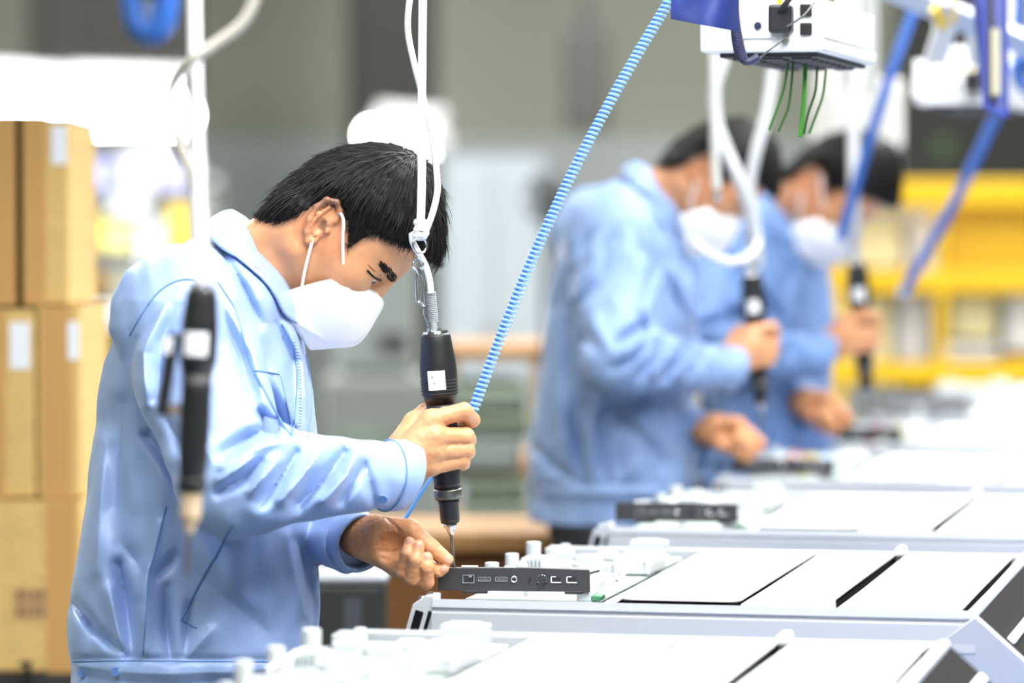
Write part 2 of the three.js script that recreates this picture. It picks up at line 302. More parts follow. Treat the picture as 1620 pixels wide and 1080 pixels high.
// ---------- cartons ----------
function cartonBox(label, px0, py0, px1, py1, d, depth, opt = {}) {
  const s = slab(px0, py0, px1, py1, d, depth), t = thing('cardboard_box', label, 'box', [s.c.x, s.y0, s.c.z], opt.yaw || 0), w = s.w, h = s.h - 0.004;
  part('carton_body', box(w, h, depth, 0, h / 2, 0, 0.006), carton, t);
  const tapeM = M('#c79a5c', 0.35);
  for (const k of opt.tape || []) part('packing_tape', box(0.05, h + 0.002, 0.002, (k - 0.5) * w, h / 2, depth / 2 + 0.0005, 0), tapeM, t);
  for (const [a, b, c, e] of opt.stickers || []) part('sticker', box((c - a) * w, (e - b) * h, 0.0015, ((a + c) / 2 - 0.5) * w, (1 - (b + e) / 2) * h, depth / 2 + 0.0012, 0), M('#eceff5', 0.5), t);
  if (opt.print) {
    const cv = document.createElement('canvas'); cv.width = 256; cv.height = 160; const x = cv.getContext('2d'); x.fillStyle = '#cda570'; x.fillRect(0, 0, 256, 160); x.fillStyle = '#5a4634';
    for (let r = 0; r < 2; r++) for (let q = 0; q < 4; q++) { const X = 12 + q * 60, Y = 12 + r * 72; x.fillRect(X, Y, 48, 10); x.fillRect(X, Y + 24, 48, 9); x.fillRect(X + 2, Y + 46, 46, 10); x.fillRect(X + (q % 2 ? 4 : 20), Y, 10, 56); x.fillRect(X + 36, Y + 6, 9, 48); }
    const tx = new THREE.CanvasTexture(cv); tx.colorSpace = THREE.SRGBColorSpace; const [a, b, c, e] = opt.print;
    part('printed_mark', new THREE.PlaneGeometry((c - a) * w, (e - b) * h).translate(((a + c) / 2 - 0.5) * w, (1 - (b + e) / 2) * h, depth / 2 + 0.001), new THREE.MeshStandardMaterial({ map: tx, roughness: 0.85 }), t);
  }
  part('carton_flap', [box(w, 0.004, depth / 2 - 0.002, 0, h + 0.001, depth / 4, 0), box(w, 0.004, depth / 2 - 0.002, 0, h + 0.001, -depth / 4, 0)], carton, t);
  return t;
}
const CD = 6.3;
cartonBox('big bottom cardboard box with a printed black mark', -190, 790, 130, 1064, CD, 0.5, { print: [0.66, 0.5, 0.83, 0.7], tape: [0.9] });
cartonBox('tall cardboard box with a white sticker at its middle, beside a narrower one', -60, 488, 55, 788, CD, 0.4, { stickers: [[0.66, 0.06, 0.94, 0.31]], tape: [0.4] });
cartonBox('narrow tall cardboard box with a sticker at its edge', 58, 484, 129, 788, CD, 0.4, { stickers: [[0.7, 0.07, 0.96, 0.27]], tape: [0.45] });
cartonBox('topmost cardboard box with a white sticker at its upper corner', 67, 186, 110, 482, CD, 0.4, { stickers: [[0.34, 0.03, 0.92, 0.24]] });
cartonBox('topmost cardboard box with vertical tape and no sticker', -80, 182, 66, 482, CD, 0.4, { tape: [0.64, 0.88] });
cartonBox('cardboard box standing behind the second worker\'s lower hand', 1118, 592, 1212, 812, 9.6, 0.4, { tape: [0.5] });
{
  const s = slab(-220, 1066, 140, 1100, CD - 0.02, 0.7), t = thing('pallet_cart', 'black cart under the cardboard boxes with an upright hook', 'cart', [s.c.x, 0, s.c.z]);
  part('deck', box(s.w, 0.05, 0.7, 0, s.y1 - 0.028, 0, 0.01), rubber, t);
  for (const sx of [-1, 1]) for (const sz of [-1, 1]) { part('leg', box(0.04, s.y1 - 0.13, 0.04, sx * (s.w / 2 - 0.05), 0.08 + (s.y1 - 0.13) / 2, sz * 0.3, 0.004), rubber, t); part('wheel', cyl(0.05, 0.05, 0.03, 0, 0, 0, 18).rotateX(Math.PI / 2).translate(sx * (s.w / 2 - 0.05), 0.05, sz * 0.3), black, t); }
  const p = at(44, 1062, CD - 0.03); part('hook', [box(0.011, 0.036, 0.01, p.x - s.c.x, p.y - 0.002, 0.358, 0.002), box(0.022, 0.008, 0.01, p.x - s.c.x - 0.004, p.y + 0.014, 0.358, 0.002)], black, t);
}
// ---------- things behind the bench, middle ----------
{
  const s = slab(700, 250, 862, 560, 19, 0.6), t = thing('steel_cabinet', 'tall pale blue-white cabinet behind the coiled blue hose', 'cabinet', [s.c.x, 0, s.c.z]);
  part('carcass', box(s.w, s.y1, 0.6, 0, s.y1 / 2, 0, 0.01), M('#a5adb3', 0.5), t);
  for (const k of [-1, 1]) { const d = part('door', box(s.w / 2 - 0.012, s.y1 - 0.1, 0.02, k * s.w / 4, s.y1 / 2, 0.31, 0.006), M('#adb5bb', 0.45), t); part('handle', box(0.012, 0.16, 0.02, k * 0.03, s.y1 / 2, 0.33, 0.004), steel, d); }
  const f = slab(842, 282, 888, 345, 14, 0.1), fan = thing('pedestal_fan', 'dark pedestal fan standing between the blue hose and the second worker', 'fan', [f.c.x, 0, f.c.z]);
  const hy = f.c.y; part('fan_cage', [new THREE.TorusGeometry(f.h * 0.55, 0.006, 8, 28).translate(0, hy, 0.04), new THREE.TorusGeometry(f.h * 0.55, 0.006, 8, 28).translate(0, hy, -0.02), ...[...Array(10)].map((_, i) => bar(V3(0, hy, 0.05), V3(Math.cos(i * 0.628) * f.h * 0.55, hy + Math.sin(i * 0.628) * f.h * 0.55, 0.04), 0.003, 5))], black, fan);
  part('motor', cyl(0.035, 0.04, 0.12, 0, 0, 0, 16).rotateX(Math.PI / 2).translate(0, hy, -0.06), rubber, fan);
  for (let i = 0; i < 3; i++) part('fan_blade', new THREE.SphereGeometry(0.05, 10, 6).scale(1, 0.5, 0.08).translate(0.05, 0, 0).rotateZ(i * 2.094).translate(0, hy, 0.01), darkGrey, fan);
  part('pole', bar(V3(0, 0.02, -0.06), V3(0, hy, -0.06), 0.012, 10), black, fan); part('base', cyl(0.19, 0.2, 0.03, 0, 0.015, -0.06, 28), black, fan);
}
{
  const r = rack('timber_rack', 'tan timber rack between the front worker and the second worker', 700, 860, [560, 748, 850], 9.6, 0.8, wood, 0.026);
  const pale = [M('#98a594', 0.5), M('#8a9880', 0.5), M('#a5aea8', 0.5), M('#7f8d76', 0.5)];
  const L = [['pale green crate on the upper rack tier', 706, 610, 832, 655], ['whitish green crate on the middle of the rack', 704, 658, 836, 690], ['grey green crate just above the tan rail', 706, 692, 826, 744], ['mint crate below the tan rail, upper of two', 736, 754, 832, 796], ['dull green crate resting on the bottom rail', 736, 799, 834, 846]];
  L.forEach(([l, a, b, c, d], i) => bin(l, a, b, c, d, 9.55, 0.6, pale[i % 4]));
  const t = thing('grey_machine', 'grey machine housing behind the front worker\'s hands', 'machine', [at(590, 700, 12).x, 0, -12.4]);
  part('machine_body', box(0.34, 1.02, 0.6, 0, 0.51, 0, 0.03), M('#7d827d', 0.55), t); part('upper_housing', box(0.26, 0.42, 0.5, 0.0, 1.23, 0, 0.04), M('#8d9390', 0.5), t); part('dark_opening', box(0.1, 0.06, 0.02, 0.06, 1.13, 0.25, 0.006), darkGrey, t); part('control_panel', box(0.14, 0.1, 0.02, -0.04, 0.8, 0.305, 0.006), M('#7b8a7b', 0.5), t);
}
{ // timber bench behind the left hand
  const a = at(560, 842, 7.1), b = at(935, 842, 7.1), w = b.x - a.x + 0.5, t = thing('timber_bench', 'tan timber bench behind the worker\'s cupped hand', 'bench', [(a.x + b.x) / 2 - 0.25, 0, a.z - 0.2]);
  part('bench_top', box(w, 0.036, 0.44, 0, a.y - 0.018, 0, 0.006), wood, t);
  part('front_board', box(w - 0.06, 0.36, 0.02, 0, a.y - 0.036 - 0.185, 0.16, 0.004), M('#7c4f24', 0.6), t);
  for (const sx of [-1, 1]) for (const sz of [-0.17, 0.12]) part('leg', box(0.05, a.y - 0.036, 0.05, sx * (w / 2 - 0.06), (a.y - 0.036) / 2, sz, 0.005), wood, t);
}
{
  const c = at(545, 918, 5.75), t = thing('parts_bin', 'round-cornered black bin with a bright metal rim behind the cuff', 'bin', [c.x, 0, c.z - 0.1]);
  part('bin_body', box(0.125, c.y, 0.16, 0, c.y / 2 - 0.006, 0, 0.014), M('#2d2f2c', 0.5), t); part('label_strip', box(0.028, 0.12, 0.002, 0.012, c.y - 0.09, 0.0805, 0), M('#4a4f55', 0.4), t); part('metal_lid', box(0.135, 0.016, 0.17, 0, c.y, 0, 0.008), silver, t);
}
// ---------- yellow trolley, right ----------
{
  const d = 12.6, s = slab(1316, 284, 1700, 606, d, 0.7), t = thing('cage_trolley', 'yellow steel cage trolley loaded with pale crates', 'trolley', [s.c.x, 0, s.c.z]);
  const px = (x) => at(x, 300, d).x - s.c.x, py = (y) => at(1400, y, d).y;
  const H = py(284);
  for (const x of [1330, 1490, 1690]) for (const z of [0.33, -0.33]) part('post', box(0.034, H - 0.1, 0.034, px(x), 0.1 + (H - 0.1) / 2, z, 0.005), yellow, t);
  for (const [y0, y1] of [[284, 326], [430, 462], [574, 606]]) for (const z of [0.335, -0.335]) part('rail', box(s.w, py(y0) - py(y1), 0.03, 0, (py(y0) + py(y1)) / 2, z, 0.006), yellow, t);
  part('back_sheet', box(px(1690) - px(1505), py(322) - py(432), 0.01, (px(1690) + px(1505)) / 2, (py(322) + py(432)) / 2, 0.29, 0.002), amber, t);
  for (const y of [462, 606]) part('deck', box(s.w - 0.04, 0.02, 0.64, 0, py(y) + 0.0, 0, 0.003), amber, t);
  for (const x of [1330, 1690]) for (const z of [0.3, -0.3]) part('caster', cyl(0.06, 0.06, 0.035, 0, 0, 0, 16).rotateX(Math.PI / 2).translate(px(x), 0.06, z), rubber, t);
  part('top_sheet', box(px(1486) - px(1334), 0.012, 0.6, (px(1486) + px(1334)) / 2, H - 0.01, 0, 0.003), amber, t);
  const C = [['cream crate in the upper tier behind the dangling screwdriver', 1342, 340, 1432, 428, cream], ['white crate in the upper tier of the yellow trolley', 1436, 332, 1478, 428, white], ['pale yellow crate under the amber sheet', 1545, 398, 1625, 428, M('#eede78', 0.5)],
    ['cream tall crate in the lower tier, beside the worker\'s fist', 1345, 470, 1412, 572, cream], ['pale grey crate in the lower tier beside the yellow post', 1418, 466, 1474, 572, palegrey], ['cream wide crate in the lower tier of the trolley', 1502, 466, 1580, 540, cream], ['white crate in the lower tier at the trolley end', 1588, 462, 1660, 556, white], ['white flat tray on the trolley bottom deck', 1490, 546, 1580, 574, white]];
  for (const [l, a, b, c, e, m] of C) bin(l, a, b, c, e, d + 0.1, 0.5, m);
}
// ---------- assembly line: conveyor, display panels lying face down, port plates ----------
const lineYaw = -YAW; // local +x = u, local -z = v
{
  const o = P(0, 0, 0), t = thing('conveyor_table', 'long conveyor table with a blue belt under the row of display panels', 'conveyor', [o.x, 0, o.z], lineYaw);
  const belt = M('#2f66b0', 0.55), L = 8.1, zc = -2.35; // v from -1.7 to 6.4
  part('belt', box(1.02, 0.02, L, 0.66, TOP - 0.225, zc, 0.006), belt, t);
  for (const u of [0.13, 1.19]) part('side_rail', box(0.03, 0.09, L, u, TOP - 0.26, zc, 0.008), u > 1 ? M('#2f6fc4', 0.4) : silver, t);
  for (let v = -1.4; v < 6.4; v += 1.5) { part('cross_beam', box(1.06, 0.05, 0.06, 0.66, TOP - 0.31, -v, 0.005), silver, t); for (const u of [0.16, 1.16]) part('leg', box(0.05, TOP - 0.3, 0.05, u, (TOP - 0.3) / 2, -v, 0.006), silver, t); }
}
// rounded rectangle plate lying flat: x0..x1 across, v0..v1 along
function plate(u0, u1, v0, v1, r, y, th) {
  const s = new THREE.Shape(), a = u0, b = u1, c = v0, d = v1;
  s.moveTo(a + r, c); s.lineTo(b - r, c); s.quadraticCurveTo(b, c, b, c + r); s.lineTo(b, d - r); s.quadraticCurveTo(b, d, b - r, d); s.lineTo(a + r, d); s.quadraticCurveTo(a, d, a, d - r); s.lineTo(a, c + r); s.quadraticCurveTo(a, c, a + r, c);
  const g = new THREE.ExtrudeGeometry(s, { depth: th - 0.002, bevelEnabled: true, bevelSize: 0.0012, bevelThickness: 0.001, bevelSegments: 2, curveSegments: 6 });
  return g.rotateX(-Math.PI / 2).translate(0, y + 0.001, 0);
}
const panelWhite = M('#d4d7d9', 0.45), bayWhite = M('#c6cacc', 0.5), bayPale = M('#b4babd', 0.45), trayDark = new THREE.MeshPhysicalMaterial({ color: lin('#121213'), roughness: 0.9, specularIntensity: 0.2 }), slope = new THREE.MeshPhysicalMaterial({ color: lin('#11110f'), roughness: 0.85, specularIntensity: 0.2 }), pcb = M('#a6b3aa', 0.5), greenBoard = M('#2e6b4a', 0.5), foil = M('#bcc2c5', 0.4);
function displayPanel(label) {
  const t = thing('display_panel', label, 'panel', [0, 0, 0], lineYaw, 'display panels lying face down on the line'), V0 = -0.1, V1 = 0.69;
  // dark inner tray: gaps between the plates show it
  part('inner_tray', box(0.655, 0.012, V1 - V0 - 0.02, 0.335, -0.052, -(V0 + V1) / 2, 0.003), trayDark, t);
  const bl = (a, b, c, d, top) => part('plate_support', box(b - a - 0.003, top + 0.046, d - c - 0.003, (a + b) / 2, (top - 0.046) / 2, -(c + d) / 2, 0.001), trayDark, t);
  bl(0.231, 0.374, -0.012, 0.665, -0.0025); bl(0.2165, 0.2262, -0.03, 0.68, -0.0055); bl(0.3835, 0.4815, -0.055, 0.685, -0.0035); bl(0.5005, 0.641, -0.075, 0.685, -0.0035);
  part('cover_plate', plate(0.231, 0.374, -0.012, 0.665, 0.02, -0.0025, 0.0035), panelWhite, t);
  part('border_strip', [plate(0.2165, 0.2262, -0.03, 0.68, 0.003, -0.0055, 0.0035)], panelWhite, t);
  part('middle_plate', plate(0.3835, 0.4815, -0.055, 0.685, 0.008, -0.0035, 0.0035), panelWhite, t);
  part('plain_plate', plate(0.5005, 0.641, -0.075, 0.685, 0.012, -0.0035, 0.0035), panelWhite, t);
  part('edge_ridge', box(0.012, 0.016, V1 - V0 - 0.01, 0.660, -0.004, -(V0 + V1) / 2, 0.004), panelWhite, t);
  part('near_ledge', box(0.43, 0.008, 0.034, 0.43, -0.006, 0.077, 0.002), panelWhite, t);
  // bright bar along the slit, turned up at its far end
  part('clip', [box(0.012, 0.012, 0.05, 0.49, 0.003, -0.672, 0.004)], panelWhite, t);
  part('boss', [cyl(0.008, 0.009, 0.012, 0.484, 0.002, 0.03, 16), cyl(0.004, 0.005, 0.007, 0.484, 0.0085, 0.03, 12)], M('#c5c8c8', 0.45), t);
  // front rail: extruded profile along u with two grooves
  const pr = new THREE.Shape(); [[0, 0.002], [0.012, 0.003], [0.014, -0.006], [0.011, -0.008], [0.011, -0.011], [0.016, -0.013], [0.019, -0.045], [0.012, -0.05], [0, -0.05]].forEach(([a, b], i) => i ? pr.lineTo(a, b) : pr.moveTo(a, b)); pr.closePath();
  part('front_rail', railGeo(pr, 0.02, 0.664, 0.088), silver, t);
  part('rear_rail', box(0.645, 0.05, 0.012, 0.342, -0.025, -V1, 0.004), silver, t);
  // sloped dark side with white ribs
  const sl = new THREE.Shape(); [[0.664, -0.004], [0.75, -0.08], [0.744, -0.09], [0.69, -0.09], [0.60, -0.052]].forEach(([a, b], i) => i ? sl.lineTo(a, b) : sl.moveTo(a, b)); sl.closePath();
  part('sloped_side', new THREE.ExtrudeGeometry(sl, { depth: 0.78, bevelEnabled: true, bevelSize: 0.002, bevelThickness: 0.002, bevelSegments: 1 }).translate(0, 0, -0.69), slope, t);
  part('side_cap', new THREE.ExtrudeGeometry(sl, { depth: 0.012, bevelEnabled: true, bevelSize: 0.002, bevelThickness: 0.002, bevelSegments: 1 }).translate(0, 0, 0.092), silver, t);
  const on = (u) => -0.004 - (u - 0.664) / 0.086 * 0.076;
  for (const [u, w] of [[0.701, 0.011], [0.744, 0.014]]) part('rib', box(w, 0.01, 0.74, 0, 0, 0, 0.003).rotateZ(-0.72).translate(u, on(u) + 0.002, -0.30), white, t);
  for (const u of [0.12, 0.58]) part('support_foot', box(0.06, 0.163, 0.5, u, -0.1325, -0.3, 0.006), darkGrey, t);
  // corner bracket at the outer end
  const br = new THREE.Shape(); [[0.02, 0.006], [0.012, 0.006], [-0.004, -0.005], [-0.014, -0.04], [-0.03, -0.05], [-0.03, -0.062], [0.02, -0.062]].forEach(([a, b], i) => i ? br.lineTo(a, b) : br.moveTo(a, b)); br.closePath();
  part('corner_bracket', new THREE.ExtrudeGeometry(br, { depth: 0.03, bevelEnabled: true, bevelSize: 0.0015, bevelThickness: 0.0015, bevelSegments: 2 }).translate(0, 0, 0.066), M('#d5dadf', 0.25, { metalness: 0.4 }), t);
  part('bracket_slot', [box(0.010, 0.034, 0.003, 0, 0, 0, 0.001).rotateZ(-0.28).translate(-0.001, -0.028, 0.0985), box(0.004, 0.034, 0.003, 0, 0, 0, 0.001).rotateZ(-0.28).translate(0.012, -0.028, 0.0985)], trayDark, t);
  for (const [x, y] of [[0.013, 0.008], [0.002, 0.003], [-0.026, -0.048]]) part('screw', cyl(0.0035, 0.004, 0.004, x, y, 0.082, 10), chrome, t);
  // electronics bay
  part('electronics_tray', box(0.183, 0.006, V1 - V0 - 0.03, 0.111, -0.02, -(V0 + V1) / 2, 0.002), foil, t);
  const b1 = part('circuit_board', box(0.165, 0.003, 0.40, 0.108, -0.012, -0.245, 0.0006), pcb, t), b2 = part('circuit_board', box(0.16, 0.003, 0.19, 0.108, -0.012, -0.57, 0.0006), pcb, t);
  part('board_edge', box(0.012, 0.006, 0.03, 0.191, -0.006, -0.05, 0.001), greenBoard, b1);
  seed = 99;
  const add = (kind, u, v, w, h, d) => {
    const y = -0.0105;
    if (kind === 'capacitor') part('capacitor', [cyl(w, w, h, u, y + h / 2, -v, 16), cyl(w * 0.8, w * 0.8, 0.001, u, y + h + 0.0002, -v, 16)], bayWhite, b1);
    else if (kind === 'heat_sink') part('heat_sink', [box(w, 0.004, d, u, y + 0.002, -v, 0.001), ...[...Array(6)].map((_, i) => box(0.002, h, d, u - w / 2 + 0.002 + i * (w - 0.004) / 5, y + h / 2, -v, 0.0006))], foil, b1);
    else if (kind === 'coil') part('coil', [new THREE.TorusGeometry(w, w * 0.42, 8, 18).rotateX(Math.PI / 2).translate(u, y + h / 2, -v)], bayWhite, b1);
    else part(kind, [box(w, h, d, u, y + h / 2, -v, 0.0015), box(w * 0.7, 0.003, d * 0.5, u, y + h + 0.001, -v, 0.0005)], bayPale, b1);
  };
  add('capacitor', 0.098, 0.09, 0.008, 0.03); add('heat_sink', 0.06, 0.2, 0.05, 0.016, 0.06); add('capacitor', 0.03, 0.13, 0.007, 0.018); add('connector', 0.11, 0.18, 0.03, 0.012, 0.02);
  add('connector', 0.16, 0.16, 0.028, 0.014, 0.03); add('capacitor', 0.045, 0.28, 0.008, 0.022); add('coil', 0.10, 0.28, 0.012, 0.014); add('connector', 0.15, 0.27, 0.022, 0.01, 0.04); add('capacitor', 0.02, 0.335, 0.009, 0.03); add('capacitor', 0.016, 0.235, 0.009, 0.027);
  add('heat_sink', 0.13, 0.38, 0.05, 0.014, 0.05); add('coil', 0.06, 0.40, 0.011, 0.014); add('capacitor', 0.02, 0.468, 0.01, 0.034); add('connector', 0.055, 0.49, 0.03, 0.02, 0.03); add('heat_sink', 0.035, 0.41, 0.03, 0.02, 0.05); add('connector', 0.09, 0.5, 0.035, 0.014, 0.022); add('capacitor', 0.05, 0.55, 0.008, 0.02); add('connector', 0.03, 0.58, 0.03, 0.018, 0.03);
  add('coil', 0.10, 0.58, 0.012, 0.015); add('capacitor', 0.03, 0.63, 0.007, 0.018); add('connector', 0.15, 0.62, 0.05, 0.026, 0.03); add('connector', 0.17, 0.50, 0.02, 0.012, 0.05); add('connector', 0.175, 0.06, 0.02, 0.01, 0.03);
  part('shield_cover', box(0.05, 0.022, 0.12, 0.17, 0.002, -0.44, 0.003), bayWhite, t);
  const wire = (pts, r, m) => part('wire', tube(pts.map((p) => V3(p[0], p[2], -p[1])), r, 24, 6), m, t);
  wire([[0.17, 0.1, 0.0], [0.15, 0.14, 0.014], [0.12, 0.2, 0.016], [0.10, 0.24, 0.006]], 0.002, white); wire([[0.02, 0.3, 0.0], [0.05, 0.34, 0.016], [0.09, 0.33, 0.012], [0.12, 0.35, 0.004]], 0.0022, white);
  wire([[0.122, 0.02, 0.012], [0.15, 0.06, 0.015], [0.178, 0.12, 0.02]], 0.0016, black); wire([[0.185, 0.2, 0.0], [0.19, 0.3, 0.012], [0.188, 0.42, 0.006], [0.195, 0.52, 0.002]], 0.002, white);
  return t;
}
function railGeo(shape, u0, u1, zOff) { // profile (out, up) swept along u
  const g = new THREE.ExtrudeGeometry(shape, { depth: u1 - u0, bevelEnabled: false }); // x=out, y=up, z=along
  g.rotateY(Math.PI / 2); // x -> -z, z -> x
  g.scale(1, 1, -1); const ix = g.index; // mirrored: flip winding
  const p = g.attributes.position.array, n = g.attributes.normal; for (let i = 0; i < p.length; i += 9) for (let k = 0; k < 3; k++) { const q = p[i + 3 + k]; p[i + 3 + k] = p[i + 6 + k]; p[i + 6 + k] = q; }
  g.computeVertexNormals(); return g.translate(u0, 0, zOff);
}
const panelLabels = ['closest white display panel, cut by the picture\'s lower edge', 'white display panel under the black port plate being screwed', 'white display panel behind the one being screwed, with its own port plate', 'white display panel beside the second worker\'s hand', 'white display panel beside the last worker, with loose parts', 'white display panel in the row just past the last worker', 'blurred white display panel at the very far end'];
const panel0 = displayPanel(panelLabels[0]);
{ const p = P(0, -PITCHV, TOP); panel0.position.copy(p); }
for (let k = 0; k <= 5; k++) { const c = copyOf(panel0, panelLabels[k + 1]); c.position.copy(P(0, k * PITCHV, TOP)); }
// black port plate standing at the near edge of a panel
function portPlate(label) {
  const t = thing('port_plate', label, 'port plate', [0, 0, 0], lineYaw, 'black port plates on the display panels'), W = 0.184, H = 0.028, z = 0.0;
  const sh = new THREE.Shape(); sh.moveTo(0, 0.001); sh.lineTo(0, H - 0.001); sh.lineTo(0.11, H); sh.lineTo(W - 0.003, H - 0.002); sh.quadraticCurveTo(W, H - 0.002, W, H - 0.006); sh.lineTo(W, 0); sh.closePath();
  part('plate_body', new THREE.ExtrudeGeometry(sh, { depth: 0.012, bevelEnabled: true, bevelSize: 0.0006, bevelThickness: 0.0006, bevelSegments: 2 }).translate(0, 0, -0.013), M('#2a2a2c', 0.45), t);
  const y = H * 0.52, fr = (name, x, w, h, th, m) => part(name, [box(w, th, 0.002, x, y + h / 2, z + 0.0004, 0), box(w, th, 0.002, x, y - h / 2, z + 0.0004, 0), box(th, h + th, 0.002, x - w / 2, y, z + 0.0004, 0), box(th, h + th, 0.002, x + w / 2, y, z + 0.0004, 0)], m, t);
  const e = fr('ethernet_port', 0.0368, 0.0135, 0.0095, 0.0008, steel); part('contacts', box(0.009, 0.004, 0.001, 0.0375, y - 0.0025, z + 0.0004, 0), black, e); part('latch', box(0.004, 0.002, 0.001, 0.039, y + 0.003, z + 0.0006, 0), steel, e);
  for (const x of [0.0565, 0.077]) { const h = fr('video_port', x, 0.0145, 0.0046, 0.0008, steel); part('slot', box(0.011, 0.002, 0.001, x, y, z + 0.0003, 0), M('#55565a', 0.4), h); }
  const j = part('audio_jack', new THREE.TorusGeometry(0.0033, 0.0011, 8, 20).translate(0.0925, y, z + 0.0006), chrome, t); part('hole', cyl(0.0024, 0.0024, 0.001, 0, 0, 0, 14).rotateX(Math.PI / 2).translate(0.0925, y, z + 0.0006), black, j);
  part('pin_hole', [cyl(0.0018, 0.0018, 0.001, 0, 0, 0, 12).rotateX(Math.PI / 2).translate(0.112, y, z + 0.0006), cyl(0.0008, 0.0008, 0.001, 0, 0, 0, 10).rotateX(Math.PI / 2).translate(0.1105, y - 0.005, z + 0.0006)], black, t);
  part('round_port', [...Array(9)].map((_, i) => new THREE.TorusGeometry(0.0056, 0.0004, 6, 6, 0.42).rotateZ(i * 0.698).translate(0.1265, y, z + 0.0006)), steel, t);
  for (const x of [0.144, 0.163]) { const u = part('data_port', [box(0.012, 0.001, 0.002, x, y - 0.0035, z + 0.0006, 0), box(0.001, 0.007, 0.002, x - 0.006, y, z + 0.0006, 0), box(0.005, 0.0008, 0.002, x - 0.003, y + 0.0035, z + 0.0006, 0)], white, t); part('tongue', box(0.0095, 0.002, 0.001, x + 0.0005, y + 0.001, z + 0.0004, 0), black, u); }
  part('lug', [box(0.02, 0.002, 0.01, 0.0375, H + 0.001, -0.008, 0.0008), box(0.014, 0.002, 0.01, 0.087, H + 0.001, -0.008, 0.0008)], white, t);
  for (const [x, w] of [[0.045, 0.03], [0.165, 0.022]]) part('foot', box(w, 0.004, 0.012, x, -0.0015, -0.006, 0.001), black, t);
  return t;
}
const ppLabels = ['black port plate under the screwdriver bit on the front worker\'s panel', 'black port plate on the panel behind, with no hand on it', 'black port plate beside the second worker\'s lower hand', 'thin dark port plate under the last worker\'s lower hand'];
const pp0 = portPlate(ppLabels[0]); pp0.position.copy(P(0.0, 0.012, TOP + 0.002)); pp0.rotation.y = lineYaw * 0.35;
for (let k = 1; k < 4; k++) { const c = copyOf(pp0, ppLabels[k]); c.position.copy(P(0.008, 0.012 + k * PITCHV, TOP + 0.002)); c.rotation.y = lineYaw * 0.5; }
// loose coloured parts on the farther panels
{
  const cols = [['red', '#c2574a'], ['yellow', '#d9c447'], ['green', '#6f8f4a'], ['orange', '#d08a4a'], ['pale blue', '#b9d4ea']];
  const spots = [[2, 0.06, 0.16, 4, 'in front of the second worker\'s panel bay'], [2, 0.085, 0.2, 0, 'in the second worker\'s panel bay'], [2, 0.12, 0.14, 1, 'beside the cable loop on the second worker\'s panel'], [2, 0.155, 0.2, 4, 'next to the shield on the second worker\'s panel'], [3, 0.07, 0.15, 2, 'on the last worker\'s panel'], [3, 0.115, 0.1, 0, 'on the last worker\'s panel, by his fingertips'], [3, 0.16, 0.12, 1, 'on the last worker\'s panel'], [4, 0.05, 0.2, 0, 'on the panel just past the last worker'], [4, 0.1, 0.16, 2, 'on the panel just past the last worker']];
  for (const [k, u, v, ci, where] of spots) {
    const p = P(u, v + k * PITCHV, TOP - 0.009), t = thing('wire_plug', cols[ci][0] + ' wire plug ' + where, 'plug', p.toArray(), lineYaw + rr(-0.5, 0.5));
    part('plug_body', box(0.022, 0.03, 0.016, 0, 0.016, 0, 0.003), M(cols[ci][1], 0.5), t); part('plug_lead', tube([V3(0, 0.03, 0), V3(0.012, 0.042, 0.004), V3(0.03, 0.03, 0.01), V3(0.05, 0.012, 0.012)], 0.0025, 16, 6), M(cols[ci][1], 0.5), t);
  }
  const p4 = P(0.02, 4 * PITCHV + 0.1, TOP - 0.006), t = thing('parts_tray', 'grey parts tray on the panel past the last worker', 'tray', p4.toArray(), lineYaw);
  part('tray_base', box(0.19, 0.006, 0.16, 0.1, 0.004, -0.08, 0.002), M('#84868a', 0.5), t); part('tray_wall', [box(0.19, 0.05, 0.006, 0.1, 0.025, 0, 0.002), box(0.19, 0.05, 0.006, 0.1, 0.025, -0.16, 0.002), box(0.006, 0.05, 0.16, 0.005, 0.025, -0.08, 0.002), box(0.006, 0.05, 0.16, 0.195, 0.025, -0.08, 0.002)], M('#75777b', 0.5), t);
}
